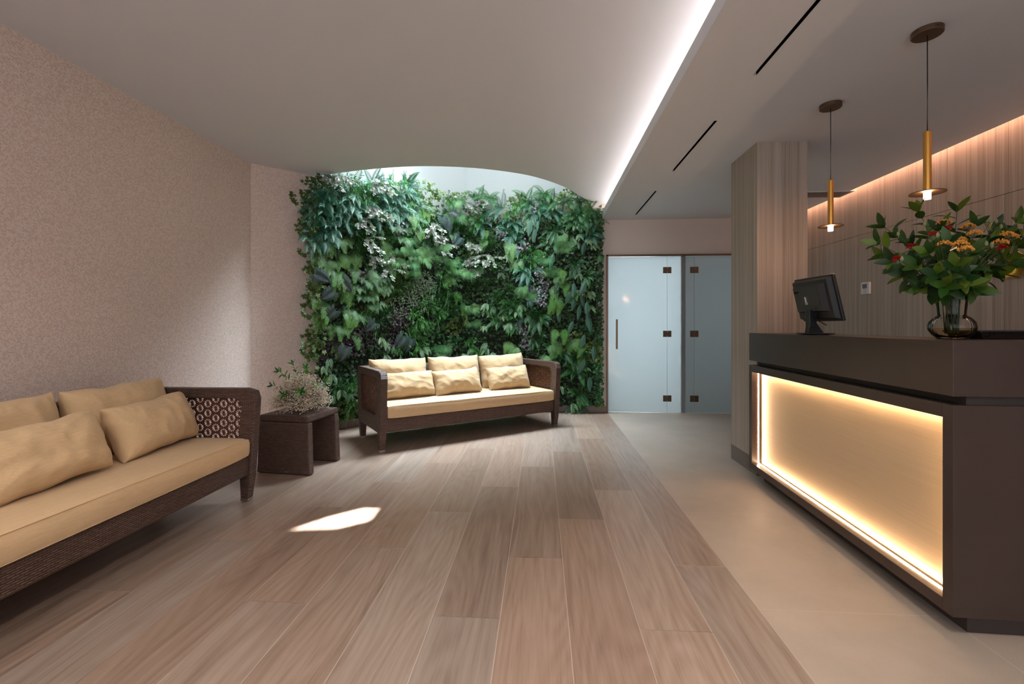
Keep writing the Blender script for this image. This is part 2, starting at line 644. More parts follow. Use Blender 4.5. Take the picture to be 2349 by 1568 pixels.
def smooth_line(pts, k=4):
    out = []
    P = [pts[0]] + list(pts) + [pts[-1]]
    for i in range(1, len(P) - 2):
        for j in range(k):
            t_ = j / k
            q = []
            for c_ in (0, 1):
                p0, p1, p2, p3 = P[i - 1][c_], P[i][c_], P[i + 1][c_], P[i + 2][c_]
                q.append(0.5 * (2 * p1 + (p2 - p0) * t_ + (2 * p0 - 5 * p1 + 4 * p2 - p3) * t_ ** 2 + (3 * p1 - p0 - 3 * p2 + p3) * t_ ** 3))
            out.append(tuple(q))
    out.append(pts[-1])
    return out


curve = smooth_line(curve)
XC = 1.06
poly = [(-3.15, YB), (XC, YB), (XC, 6.52), (end.x, 6.52)] + list(reversed(curve)) + [(B.x - 0.08, B.y + 0.09), (-3.15, 4.75)]
struct(MB().prism(poly, ZL, ZL + 0.07).build('ceiling', M['ceiling']))
# light well: lining along the curve and an unseen roof whose open gap is cut to shape the sun patch
m = MB()
wl = [(p[0], p[1]) for p in curve]
for (a, b) in zip(wl[:-1], wl[1:]):
    d = Vector((b[0] - a[0], b[1] - a[1], 0)).normalized()
    n = Vector((d.y, -d.x, 0)) * 0.05
    m.prism([(a[0] + n.x, a[1] + n.y), (b[0] + n.x, b[1] + n.y), (b[0], b[1]), (a[0], a[1])], ZL + 0.07, ZTOP)
struct(m.build('wall_light_well', M['white']))
spot = [(676, 1211), (756, 1184), (836, 1164), (868, 1165), (850, 1190), (780, 1207)]
hole = [on_z(px, py, 0.0) + Vector((SUN_DX, SUN_DY, 0)) * ZTOP for px, py in spot]  # gap outline projected back along the sun from the wanted floor patch
hx0, hx1 = min(p.x for p in hole) - .1, max(p.x for p in hole) + .1
hy0, hy1 = min(p.y for p in hole) - .1, max(p.y for p in hole) + .1
m = MB()
m.box(-3.3, hx0, 4.3, 6.8, ZTOP, ZTOP + .04)
m.box(hx1, 1.3, 4.3, 6.8, ZTOP, ZTOP + .04)
m.box(hx0, hx1, 4.3, hy0, ZTOP, ZTOP + .04)
m.box(hx0, hx1, hy1, 6.8, ZTOP, ZTOP + .04)
ring_o, ring_i = [], []
cx, cy = sum(p.x for p in hole) / 6, sum(p.y for p in hole) / 6
N = 48


def poly_hit(pts, ang):
    best = 9.0
    dx, dy = math.cos(ang), math.sin(ang)
    for a, b in zip(pts, pts[1:] + pts[:1]):
        ex, ey = b[0] - a[0], b[1] - a[1]
        den = dx * ey - dy * ex
        if abs(den) < 1e-9:
            continue
        t_ = ((a[0] - cx) * ey - (a[1] - cy) * ex) / den
        s_ = ((a[0] - cx) * dy - (a[1] - cy) * dx) / den
        if t_ > 0 and -1e-6 <= s_ <= 1 + 1e-6:
            best = min(best, t_)
    return (cx + dx * best, cy + dy * best)


rect = [(hx0, hy0), (hx1, hy0), (hx1, hy1), (hx0, hy1)]
hp = [(p.x, p.y) for p in hole]
angs = sorted([2 * math.pi * k / N for k in range(N)] + [math.atan2(p[1] - cy, p[0] - cx) % (2 * math.pi) for p in rect + hp])
ro = [poly_hit(rect, a) for a in angs]
ri = [poly_hit(hp, a) for a in angs]
n = len(angs)
vs = [(p[0], p[1], ZTOP + .02) for p in ro] + [(p[0], p[1], ZTOP + .02) for p in ri]
m.add(vs, [(k, (k + 1) % n, n + (k + 1) % n, n + k) for k in range(n)])
struct(m.build('ceiling_sun_mask_roof', M['white']))

# ---- dropped ceiling over the reception: slab pieces around three slots
slots = [(1.60, 2.755), (3.35, 4.42), (5.055, 6.12)]
sx0, sx1 = 1.243, 1.260
m = MB()
m.box(0.836, sx0, YB, YD, ZS, ZS + .03)
m.box(sx1, 3.36, YB, YD, ZS, ZS + .03)
ycuts = [YB] + [y for s in slots for y in s] + [YD]
for a, b in zip(ycuts[0::2], ycuts[1::2]):
    m.box(sx0, sx1, a, b, ZS, ZS + .03)
struct(m.build('ceiling_dropped', M['ceiling']))
struct(MB().box(0.836, 0.860, YB, YD, ZS + .03, ZLIP).build('trim_cove_lip', M['ceiling']))
struct(MB().box(XC, XC + .03, YB, YD, ZS + .03, ZL).build('trim_cove_back', M['ceiling']))
struct(MB().box(XC, 3.6, YB, 6.52, ZL, ZL + .07).build('ceiling_upper', M['ceiling']))
struct(MB().box(3.34, 3.36, YB, YD, ZS + .03, ZS + .09).build('trim_wall_slot', M['ceiling']))
vent_names = ['long black slot vent in the dropped ceiling closest to the entrance side', 'middle black slot vent of the three in the dropped ceiling',
              'short-looking black slot vent in the ceiling just before the frosted glass doors']
for (a, b), lab in zip(slots, vent_names):
    e = empty('slot_vent', ((sx0 + sx1) / 2, (a + b) / 2, ZS), 0, lab, 'vent', 'slot vents in the dropped ceiling')
    h = (b - a) / 2
    q = MB()
    q.box(-.0085, .0085, -h, h, .055, .06)
    q.box(-.0105, -.0085, -h, h, .0, .06)
    q.box(.0085, .0105, -h, h, .0, .06)
    q.build('duct', M['void'], e)

# cove light and wall slot light
cl = MB().box(1.040, 1.052, YB + .1, YD - .02, ZS + .031, ZS + .045).build('trim_cove_light', glow('cove_led', (1.0, 0.80, 0.66), 1.0))
struct(cl)
for k in range(3):
    yy = YB + (k + .5) * (YD - YB) / 3
    lamp('cove_lamp', 'AREA', (1.03, yy, ZS + .075), (0, R(122), 0), COVE_W, (1.0, 0.87, 0.80), shape='RECTANGLE', size=0.03, size_y=(YD - YB) / 3)
    lamp('wall_wash_lamp', 'AREA', (3.385, yy, ZS + .15), (0, R(-14), 0), WASH_W, (1.0, 0.50, 0.32), shape='RECTANGLE', size=0.05, size_y=(YD - YB) / 3)

# ---- pillar
pl = struct(MB().box(1.725, 2.115, 3.76, 4.25, 0.13, ZS).build('wall_pillar', M['wood_wall']))
struct(MB().box(1.723, 2.117, 3.758, 4.252, 0, 0.13).build('baseboard_pillar', M['skirt_stone']))
# skirting by the plants
bb = MB()
for s0, s1 in ((0.0, 0.9), (0.902, 1.9), (1.902, 2.69)):
    p, q = A + eD * s0, A + eD * s1
    bb.prism([(p.x, p.y), (p.x + nD.x * .012, p.y + nD.y * .012), (q.x + nD.x * .012, q.y + nD.y * .012), (q.x, q.y)], 0, 0.085)
struct(bb.build('baseboard_diagonal', M['planks']))
bb = MB()
for a, b in ((-1.02, -0.2), (-0.198, 0.62), (0.622, 0.905)):
    bb.box(a, b, YD - .012, YD, 0, 0.085)
struct(bb.build('baseboard_far', M['planks']))
struct(MB().box(-3.03, -3.018, YB, 4.57, 0, 0.085).build('baseboard_left', M['planks']))

# ---- frosted glass front with two hinged leaves
struct(MB().box(0.905, 0.930, YD - .03, YD + .07, 0, 2.185).box(0.905, 3.05, YD - .03, YD + .07, 2.160, 2.185).build('trim_door_frame', M['bronze'], bevel=.002))
GY0, GY1 = YD + .012, YD + .022


def glass(name, x0, x1):
    return struct(MB().box(x0, x1, GY0, GY1, 0.003, 2.1585).build(name, M['frost'], bevel=.0015))


def hinge(x, z, parent, flip):
    e = MB()
    e.box(-.056, -.002, -.010, .0, -.043, .043)
    e.box(.002, .056, -.010, .0, -.043, .043)
    e.box(-.010 * flip - .012, -.010 * flip + .012, -.016, -.010, -.02, .02)
    h = e.build('hinge', M['bronze'], parent, bevel=.002)
    h.location = (x, GY0 - .0005, z)
    return h


d1 = glass('door_1', 0.9305, 1.7392)
w1 = glass('window_1', 1.7402, 2.1040)
d2 = glass('door_2', 2.1050, 3.049)
for z in (1.969, 1.09, 0.198):
    hinge(1.7395, z, d1, 1)
    hinge(2.1045, z, d2, -1)
hd = MB().box(-.0125, .0125, -.062, -.042, -.205, .205).box(-.008, .008, -.043, 0, .13, .146).box(-.008, .008, -.043, 0, -.146, -.13)
hd = hd.build('handle', M['bronze'], d1, bevel=.002)
hd.location = (1.045, GY0, 1.085)
# room behind the glass
m = MB()
m.box(0.80, 0.90, YD + .13, 8.2, 0, 2.9)
m.box(3.15, 3.25, YD + .13, 8.2, 0, 2.9)
m.box(0.80, 3.25, 8.0, 8.1, 0, 2.9)
m.box(0.80, 3.25, YD + .13, 8.2, 2.6, 2.7)
struct(m.build('wall_back_room', M['white']))
struct(MB().box(1.925, 1.99, GY1 + .004, 8.0, 0, 2.6).build('wall_back_room_partition', M['white']))

# ------------------------------------------------------------------ sofas
def rounded_outline(pts, r, k=6):
    """closed polygon (y, z) with rounded corners"""
    out = []
    n = len(pts)
    for i in range(n):
        p, a, b = Vector(pts[i]), Vector(pts[i - 1]), Vector(pts[(i + 1) % n])
        rr = r[i] if isinstance(r, (list, tuple)) else r
        d1, d2 = (a - p).normalized(), (b - p).normalized()
        p1, p2 = p + d1 * rr, p + d2 * rr
        for j in range(k + 1):
            t_ = j / k
            out.append((p1 * (1 - t_) ** 2 + p * 2 * t_ * (1 - t_) + p2 * t_ ** 2))
    return out


def resample_by_angle(poly, c, angs):
    res = []
    for a in angs:
        dx, dy = math.cos(a), math.sin(a)
        best = None
        for p, q in zip(poly, poly[1:] + poly[:1]):
            ex, ey = q[0] - p[0], q[1] - p[1]
            den = dx * ey - dy * ex
            if abs(den) < 1e-12:
                continue
            t_ = ((p[0] - c[0]) * ey - (p[1] - c[1]) * ex) / den
            s_ = ((p[0] - c[0]) * dy - (p[1] - c[1]) * dx) / den
            if t_ > 0 and -1e-6 <= s_ <= 1 + 1e-6 and (best is None or t_ > best):
                best = t_
        best = best or 0.1
        res.append((c[0] + dx * best, c[1] + dy * best))
    return res


def lattice_mesh(y0, y1, z0, z1, inside):
    """open-work panel: staggered hexagonal cells, each a ring with twelve spokes and a hub"""
    mb = MB()
    s = 0.038
    px, pz = 1.5 * s, math.sqrt(3) * s
    ny, nz = int((y1 - y0) / px) + 2, int((z1 - z0) / pz) + 2
    for i in range(ny):
        for j in range(nz):
            cy_, cz_ = y0 + i * px, z0 + (j + (0.5 if i % 2 else 0)) * pz
            if not inside(cy_, cz_):
                continue
            hexp = []
            for k in range(24):
                a = 2 * math.pi * k / 24
                m_ = a % (math.pi / 3)
                rr = s * math.cos(math.pi / 6) / math.cos(m_ - math.pi / 6)
                hexp.append((cy_ + rr * math.cos(a), cz_ + rr * math.sin(a)))
            circ = [(cy_ + .0265 * math.cos(2 * math.pi * k / 24), cz_ + .0265 * math.sin(2 * math.pi * k / 24)) for k in range(24)]
            vs = [(0, p[0], p[1]) for p in hexp] + [(0, p[0], p[1]) for p in circ]
            mb.add(vs, [(k, (k + 1) % 24, 24 + (k + 1) % 24, 24 + k) for k in range(24)])
            hub = [(0.001, cy_ + .006 * math.cos(2 * math.pi * k / 12), cz_ + .006 * math.sin(2 * math.pi * k / 12)) for k in range(12)]
            mb.add(hub, [tuple(range(12))])
            for k in range(12):
                a = 2 * math.pi * (k + .5) / 12
                d = (math.cos(a), math.sin(a))
                w_ = .0019
                q = [(0.0005, cy_ + d[0] * r_ - d[1] * w_ * f_ * e_, cz_ + d[1] * r_ + d[0] * w_ * f_ * e_) for r_, f_, e_ in ((.004, 1, .7), (.028, 1, 1.3), (.028, -1, 1.3), (.004, -1, .7))]
                mb.add(q, [(0, 1, 2, 3)])
    return mb


def make_sofa(loc, rz, label):
    S = empty('rattan_sofa', loc, rz, label, 'sofa', None)
    outer = rounded_outline([(-.385, .184), (.385, .184), (.432, .772), (-.425, .772)], [.02, .02, .05, .075])
    inner = rounded_outline([(-.285, .335), (.285, .335), (.33, .705), (-.325, .705)], [.09, .09, .07, .07])
    c = (0.0, .50)
    angs = sorted([2 * math.pi * k / 56 for k in range(56)] + [math.atan2(p[1] - c[1], p[0] - c[0]) % (2 * math.pi) for p in ((-.385, .184), (.385, .184))])
    ro, ri = resample_by_angle([tuple(p) for p in outer], c, angs), resample_by_angle([tuple(p) for p in inner], c, angs)
    n_ = len(angs)
    for sx in (-1, 1):
        mb = MB()
        xa, xb = .0, .07
        vs = [(x_, p[0], p[1]) for x_ in (xa, xb) for ring in (ro, ri) for p in ring]
        fs = []
        for k in range(n_):
            k2 = (k + 1) % n_
            fs += [(k, n_ + k, n_ + k2, k2), (2 * n_ + k, 2 * n_ + k2, 3 * n_ + k2, 3 * n_ + k),
                   (k, k2, 2 * n_ + k2, 2 * n_ + k), (n_ + k, 3 * n_ + k, 3 * n_ + k2, n_ + k2)]
        mb.add(vs, fs)
        arm = mb.build('arm', M['rattan'], S, bevel=.008, segs=3)
        arm.location = (sx * 1.04 - .035, 0, 0)

        def ins(y, z):
            return abs(y) < .36 and .31 < z < .735
        lt = lattice_mesh(-.34, .34, .30, .74, ins).build('lattice_panel', M['lattice'], arm)
        lt.location = (.035, 0, 0)
        so = lt.modifiers.new('solid', 'SOLIDIFY')
        so.thickness = .005
        so.offset = 0
        for sy in (-1, 1):
            yt, yb = sy * .345, sy * .335
            w1_, w0_ = .042, .028
            bot = [(-.027, yb - w0_, 0.022), (.027, yb - w0_, 0.022), (.027, yb + w0_, 0.022), (-.027, yb + w0_, 0.022)]
            top = [(-.0345, yt - w1_, .20), (.0345, yt - w1_, .20), (.0345, yt + w1_, .20), (-.0345, yt + w1_, .20)]
            leg = MB().hexa(bot, top).build('leg', M['rattan'], S, bevel=.006)
            leg.location = (sx * 1.04, 0, 0)
            cap = MB().box(-.028, .028, yb - .029, yb + .029, .008, .022).box(-.022, .022, yb - .022, yb + .022, 0, .008)
            cap.build('foot_cap', M['metal'], leg, bevel=.002)
    sf = MB().box(-1.006, 1.006, -.372, .372, .186, .312).build('seat_frame', M['rattan'], S, bevel=.012, segs=3)
    bk = MB().hexa([(-1.006, .35, .31), (1.006, .35, .31), (1.006, .41, .31), (-1.006, .41, .31)],
                   [(-1.006, .37, .765), (1.006, .37, .765), (1.006, .43, .765), (-1.006, .43, .765)]).build('backrest', M['rattan'], S, bevel=.02, segs=3)
    # seat cushion: soft box
    mb = MB()
    nx, ny, nz = 40, 14, 4
    L, D, T = 1.0, .36, .0635

    def sp(u, v, w):
        m_ = max(abs(u), abs(v), abs(w))
        x, y, z = u * L, v * D, w * T
        rr = .022
        q = Vector((max(-L + rr, min(L - rr, x)), max(-D + rr, min(D - rr, y)), max(-T + rr, min(T - rr, z))))
        d = Vector((x, y, z)) - q
        if d.length > 1e-6:
            d = d.normalized() * rr
        p = q + d
        puff = (1 - u * u) * (1 - v * v)
        p.z += w * .006 * puff ** .5 + .002 * noise.noise(Vector((x * 3, y * 3, w)))
        p.y += v * .004 * (1 - w * w) + .0022 * noise.noise(Vector((x * 4, v, z * 10)))
        return p
    faces = [(lambda a, b: (a, b, 1), nx, ny), (lambda a, b: (-a, b, -1), nx, ny), (lambda a, b: (a, -1, b), nx, nz),
             (lambda a, b: (-a, 1, b), nx, nz), (lambda a, b: (1, a, b), ny, nz), (lambda a, b: (-1, -a, b), ny, nz)]
    for fn, na, nb in faces:
        vs = [sp(*fn(2 * i / na - 1, 2 * j / nb - 1)) for j in range(nb + 1) for i in range(na + 1)]
        mb.add(vs, [(j * (na + 1) + i, j * (na + 1) + i + 1, (j + 1) * (na + 1) + i + 1, (j + 1) * (na + 1) + i) for j in range(nb) for i in range(na)])
    sc = mb.build('seat_cushion', M['fabric'], S, smooth=True)
    sc.location = (0, -.030, .3775)
    for v_ in (-1, 1):
        pp = []
        for k in range(0, 97):
            a = 2 * math.pi * k / 96
            ca, sa = math.cos(a), math.sin(a)
            e_ = .12
            pp.append(((L - .004) * math.copysign(abs(ca) ** e_, ca), (D - .004) * math.copysign(abs(sa) ** e_, sa), v_ * (T - .006)))
        pb = MB().tube(pp, .0022, 5, cap=False).build('piping', M['fabric'], sc, smooth=True)
    return S


def pillow(name, w, h, t_, seed, boxed=0.0):
    """stuffed cushion standing in the x-z plane, its face towards -y"""
    rr = random.Random(seed)
    n1, n2 = 44, 30
    mb = MB()
    ph = [rr.uniform(0, 6.28) for _ in range(8)]
    ox, oy = rr.uniform(0, 50), rr.uniform(0, 50)
    for side in (-1, 1):
        vs = []
        for j in range(n2 + 1):
            for i in range(n1 + 1):
                u, v = 2 * i / n1 - 1, 2 * j / n2 - 1
                au, av = abs(u), abs(v)
                x = w / 2 * u * (1 - .045 * (1 - av ** 2.4))
                z = h / 2 * v * (1 - .075 * (1 - au ** 2.6))
                prof = ((1 - au ** 3.4) * (1 - av ** 2.6))
                y = t_ / 2 * max(prof, 0) ** .46
                edge = max(au ** 5, av ** 5)
                # gathers running in from the seams, strongest at the corners
                gu = math.sin(u * w * 44 + ph[0] + 2.2 * math.sin(u * 7 + ph[1])) * max(0, av - .45) ** 1.5
                gv = math.sin(v * h * 50 + ph[2] + 2.0 * math.sin(v * 6 + ph[3])) * max(0, au - .62) ** 1.3
                corner = (au * av) ** 3
                cr = math.sin((au * w * 60 - av * h * 60) + ph[4]) * corner
                fold = noise.noise(Vector((u * 1.8 + ox, v * 1.5 + oy, side)))
                fold2 = noise.noise(Vector((u * 4.5 + oy, v * 2.2 + ox, side)))
                crease = -abs(noise.noise(Vector((u * 2.4 + ox * 2, (v + .35 * u) * 1.6 + oy, 3.0)))) ** .6
                damp = 1 - edge
                y += (.012 * gu + .012 * gv + .010 * cr) * (1 - max(au, av) ** 9) + (.014 * fold + .007 * fold2 + .012 * crease + .006) * damp * max(prof, 0) ** .3
                z += .016 * noise.noise(Vector((u * 2.3 + ox, oy, v))) * av ** 3
                x += .010 * noise.noise(Vector((v * 2.3 + oy, ox, u))) * au ** 3
                vs.append((x, side * max(y, 0.0 if (i in (0, n1) or j in (0, n2)) else .002), z))
        fs = []
        for j in range(n2):
            for i in range(n1):
                a = j * (n1 + 1) + i
                q = (a, a + 1, a + n1 + 2, a + n1 + 1)
                fs.append(q if side < 0 else tuple(reversed(q)))
        mb.add(vs, fs)
    o = mb.build(name, M['fabric'], None, smooth=True)
    import bmesh
    bm = bmesh.new()
    bm.from_mesh(o.data)
    bmesh.ops.remove_doubles(bm, verts=bm.verts, dist=.0004)
    bm.to_mesh(o.data)
    bm.free()
    m_ = o.modifiers.new('subsurf', 'SUBSURF')
    m_.levels = m_.render_levels = 1
    return o


def put(o, sofa_loc, sofa_rz, x, y, z, lean, yaw=0.0, roll=0.0):
    Mx = Matrix.Translation(sofa_loc) @ Matrix.Rotation(sofa_rz, 4, 'Z') @ Matrix.Translation((x, y, z)) @ Matrix.Rotation(yaw, 4, 'Z') @ Matrix.Rotation(-lean, 4, 'X') @ Matrix.Rotation(roll, 4, 'Y')
    o.matrix_world = Mx


S1, Z1 = Vector((-.875, 5.127, 0)), R(36.4)
S2, Z2 = Vector((-2.356, 1.971, 0)), R(90)
make_sofa(S1, Z1, 'brown woven rattan sofa with sand cushions in front of the green plant wall')
make_sofa(S2, Z2, 'long brown woven rattan sofa standing along the pink mosaic wall')

g1, g2 = 'large back cushions on the sofa before the plant wall', 'small throw cushions on the sofa before the plant wall'
for x, yaw, roll, sd, lab in ((-.675, .03, .01, 11, 'sand back cushion beside the left arm'.replace('left arm', 'arm nearest the side table') + ' of the plant wall sofa'),
                              (-.005, -.02, -.012, 12, 'middle one of three sand back cushions on the plant wall sofa'),
                              (.655, .02, -.03, 13, 'sand back cushion nearest the glass doors on the plant wall sofa')):
    o = tag(pillow('back_cushion', 0.66, .43, .22, sd), lab, 'cushion', g1)
    put(o, S1, Z1, x, .225, .642, R(12), yaw, roll)
for x, y, yaw, roll, sd, lab in ((-.655, .0, .02, .0, 21, 'sand throw cushion half hidden behind the rattan arm by the side table'),
                                 (-.095, -.02, .05, -.03, 22, 'middle sand throw cushion leaning on the plant wall sofa'),
                                 (.595, .0, -.10, -.03, 23, 'sand throw cushion standing apart at the door end of the plant wall sofa')):
    o = tag(pillow('throw_cushion', .56 if sd == 23 else .60, .290, .19, sd), lab, 'cushion', g2)
    put(o, S1, Z1, x, y, .578, R(24), yaw, roll)
g3, g4 = 'large back cushions on the sofa along the mosaic wall', 'small throw cushions on the sofa along the mosaic wall'
for x, yaw, roll, sd, lab in ((.675, -.02, -.02, 14, 'sand back cushion next to the openwork arm of the mosaic wall sofa'),
                              (-.005, .03, .01, 15, 'middle sand back cushion on the mosaic wall sofa, behind the closest throw cushion')):
    o = tag(pillow('back_cushion', 0.66, .43, .22, sd), lab, 'cushion', g3)
    put(o, S2, Z2, x, .225, .642, R(12), yaw, roll)
for x, y, yaw, roll, sd, lab in ((.675, .01, .08, -.03, 24, 'sand throw cushion leaning near the openwork arm of the mosaic wall sofa'),
                                 (-.015, -.04, -.02, -.05, 25, 'sand throw cushion in the middle of the long sofa along the mosaic wall')):
    o = tag(pillow('throw_cushion', .62, .335, .20, sd), lab, 'cushion', g4)
    put(o, S2, Z2, x, y, .600, R(22), yaw, roll)

# ------------------------------------------------------------------ side table
T0, TZ = Vector((-2.055, 3.775, 0)), R(-6.6)
TB = empty('side_table', T0, TZ, 'square brown woven rattan side table between the two sofas', 'table')
h, w = .475, .222
MB().hexa([(-w, -w, .42), (w, -w, .42), (w, w, .42), (-w, w, .42)], [(-w + .004, -w + .004, h), (w - .004, -w + .004, h), (w - .004, w - .004, h), (-w + .004, w - .004, h)]).build('table_top', M['rattan'], TB, bevel=.012, segs=3)
for s in (-1, 1):
    ya, yb = s * w, s * (w - .062)
    ya2, yb2 = s * (w + .004), s * (w - .058)
    bot = [(-w - .016, ya2, 0.006), (w + .016, ya2, 0.006), (w + .016, yb2, 0.006), (-w - .016, yb2, 0.006)]
    top = [(-w, ya, .4195), (w, ya, .4195), (w, yb, .4195), (-w, yb, .4195)]
    if s > 0:
        bot.reverse(), top.reverse()
    lg = MB().hexa(bot, top).build('leg', M['rattan'], TB, bevel=.008, segs=3)
    MB().box(-w, w, min(ya2, yb2) + .01, max(ya2, yb2) - .01, 0, .0065).build('glide', M['black'], lg)
MB().box(.015, .050, -w - .0075, -w - .003, .018, .030).build('maker_tag', M['metal'], TB, bevel=.002)


# ------------------------------------------------------------------ leaves and stems
def leaf(mb, base, d, up, L, Wd, bend=.3, col=(1, 1, 1), n=4, fold=.25, shape=1.0):
    d = Vector(d).normalized()
    up = Vector(up)
    side = d.cross(up)
    if side.length < 1e-4:
        side = d.cross(Vector((1, 0, 0)))
    side.normalize()
    up = side.cross(d).normalized()
    p = Vector(base)
    vs = [p.copy()]
    cur = d.copy()
    st = L / n
    rows = []
    for i in range(1, n):
        cur = (cur - up * bend / n * 1.0).normalized()
        p = p + cur * st
        t_ = i / n
        wv = Wd / 2 * math.sin(math.pi * t_ ** (.8 * shape)) ** .8
        nn = side.cross(cur).normalized()
        rows.append((p + side * wv + nn * fold * wv, p.copy(), p - side * wv + nn * fold * wv))
    tip = p + (cur - up * bend / n).normalized() * st
    for r_ in rows:
        vs += list(r_)
    vs.append(tip)
    fs = [(0, 2, 1), (0, 3, 2)]
    for i in range(len(rows) - 1):
        a, b = 1 + 3 * i, 4 + 3 * i
        fs += [(a, a + 1, b + 1, b), (a + 1, a + 2, b + 2, b + 1)]
    a = 1 + 3 * (len(rows) - 1)
    k = len(vs) - 1
    fs += [(a, a + 1, k), (a + 1, a + 2, k)]
    mb.add(vs, fs, col)


def foliage_mat(name, rough=.45, trans=.25):
    t = NT(name)
    a = t.n('ShaderNodeAttribute', attribute_name='tint')
    n_ = t.noise(t.coord(), 40, 2)
    c = t.mix(t.math('MULTIPLY', n_, .35), a.outputs['Color'], (0.0, 0.0, 0.0))
    t.set(color=c, rough=rough, spec=.45)
    tl = t.n('ShaderNodeBsdfTranslucent')
    t.t.links.new(c, tl.inputs['Color'])
    mx_ = t.n('ShaderNodeMixShader')
    mx_.inputs[0].default_value = trans
    t.t.links.new(t.p.outputs[0], mx_.inputs[1])
    t.t.links.new(tl.outputs[0], mx_.inputs[2])
    t.t.links.new(mx_.outputs[0], t.out.inputs['Surface'])
    return t.m


M['leaf'] = foliage_mat('leaf_green')
M['petal'] = foliage_mat('petals', .7, .2)


def jitter(c, r_, a=.15):
    k = 1 + r_.uniform(-a, a)
    return (c[0] * k * (1 + r_.uniform(-.08, .08)), c[1] * k, c[2] * k * (1 + r_.uniform(-.08, .08)))


def bez(p0, p1, p2, n_):
    return [p0 * (1 - t_) ** 2 + p1 * 2 * t_ * (1 - t_) + p2 * t_ ** 2 for t_ in [i / (n_ - 1) for i in range(n_)]]


def sprig(name, parent, p0, p1, tip, rnd_, leaf_l, leaf_w, cols, n_leaves=7, start=.35, r0=.0022, whorl=5):
    """leafy stem: one mesh, leaves in pairs up the stem and a tuft at the tip"""
    mb = MB()
    P = bez(Vector(p0), Vector(p1), Vector(tip), 14)
    sc_ = (.16, .20, .07)
    mb.tube(P, [r0 * (1 - .6 * i / 13) for i in range(14)], 5, col=sc_)
    for k in range(n_leaves):
        t_ = start + (1 - start) * (k + .2) / n_leaves
        i = min(12, int(t_ * 13))
        base = P[i]
        d = (P[i + 1] - P[i]).normalized()
        ang = k * 2.4 + rnd_.uniform(-.4, .4)
        a = d.cross(Vector((0, 0, 1)))
        a = a.normalized() if a.length > .05 else Vector((1, 0, 0))
        b = d.cross(a)
        out = (a * math.cos(ang) + b * math.sin(ang))
        dd = (d * .75 + out * .9).normalized()
        L_ = leaf_l * rnd_.uniform(.75, 1.1)
        leaf(mb, base, dd, d, L_, leaf_w * rnd_.uniform(.8, 1.1), rnd_.uniform(.2, .7), jitter(rnd_.choice(cols), rnd_), 5, .22)
    d = (P[-1] - P[-2]).normalized()
    a = d.cross(Vector((0, 0, 1)))
    a = a.normalized() if a.length > .05 else Vector((1, 0, 0))
    b = d.cross(a)
    for k in range(whorl):
        ang = k * 6.283 / whorl + .3
        out = a * math.cos(ang) + b * math.sin(ang)
        leaf(mb, P[-1], d * .9 + out * .7, d, leaf_l * rnd_.uniform(.8, 1), leaf_w * .85, .3, jitter(rnd_.choice(cols), rnd_), 5, .22)
    return mb.build(name, M['leaf'], parent, uv=False, smooth=True)


# dried bouquet on the side table
rb = random.Random(31)
bc = Vector((-2.05, 3.775, .4755))
BQ = empty('dried_flower_bouquet', bc, 0, 'low bouquet of pale baby breath with green sprigs on the rattan side table', 'flowers')
mb = MB()
mbs = MB()
mbx = MB()
for k in range(150):
    a, e_ = rb.uniform(0, 6.283), rb.uniform(0.02, 1.0)
    el = math.asin(e_)
    rx = .225 * rb.uniform(.85, 1.05)
    tip = Vector((rx * math.cos(el) * math.cos(a), rx * .95 * math.cos(el) * math.sin(a), .035 + .255 * math.sin(el) * rb.uniform(.85, 1.08)))
    base = Vector((rb.uniform(-.02, .02), rb.uniform(-.02, .02), .012))
    P = bez(base, base + Vector((0, 0, .06)) + tip * .3, tip, 6)
    mbs.tube(P, .0009, 3, col=(.20, .20, .11))
    for q in range(46):
        i = rb.choice((3, 4, 4, 5, 5, 5))
        c0 = P[i] + Vector((rb.gauss(0, .024), rb.gauss(0, .024), rb.gauss(0, .022)))
        c0.z = max(c0.z, .006)
        if q % 3 == 0:
            mbs.tube([P[i - 1], c0], .0004, 3, col=(.22, .21, .12), cap=False)
        r_ = rb.uniform(.0032, .0058)
        cl_ = jitter(rb.choice([lin(238, 222, 200), lin(222, 200, 172), lin(204, 174, 140), lin(246, 236, 222)]), rb, .1)
        vs = [c0 + Vector(v) * r_ for v in ((1, 0, 0), (0, 1, 0), (-1, 0, 0), (0, -1, 0), (0, 0, 1), (0, 0, -1))]
        mb.add(vs, [(0, 1, 4), (1, 2, 4), (2, 3, 4), (3, 0, 4), (1, 0, 5), (2, 1, 5), (3, 2, 5), (0, 3, 5)], cl_)
tag(mb.build('baby_breath_blossom', M['petal'], BQ, uv=False), kind='stuff')
mbs.build('stem', M['leaf'], BQ, uv=False)
rg = [lin(66, 112, 52), lin(88, 138, 60), lin(48, 92, 44)]
for (px, py, dd) in ((672, 836, 3.92), (640, 852, 4.0), (626, 884, 3.85), (744, 874, 3.80), (690, 897, 3.62), (700, 845, 4.05), (652, 905, 3.7)):
    tip = on_depth(px, py, dd) - bc
    base = Vector((0, 0, .012))
    sprig('leafy_sprig', BQ, base, Vector((tip.x * .35, tip.y * .35, tip.z * .75 + .03)), tip, rb, .062, .020, rg, 8, .5, .0018, 5)

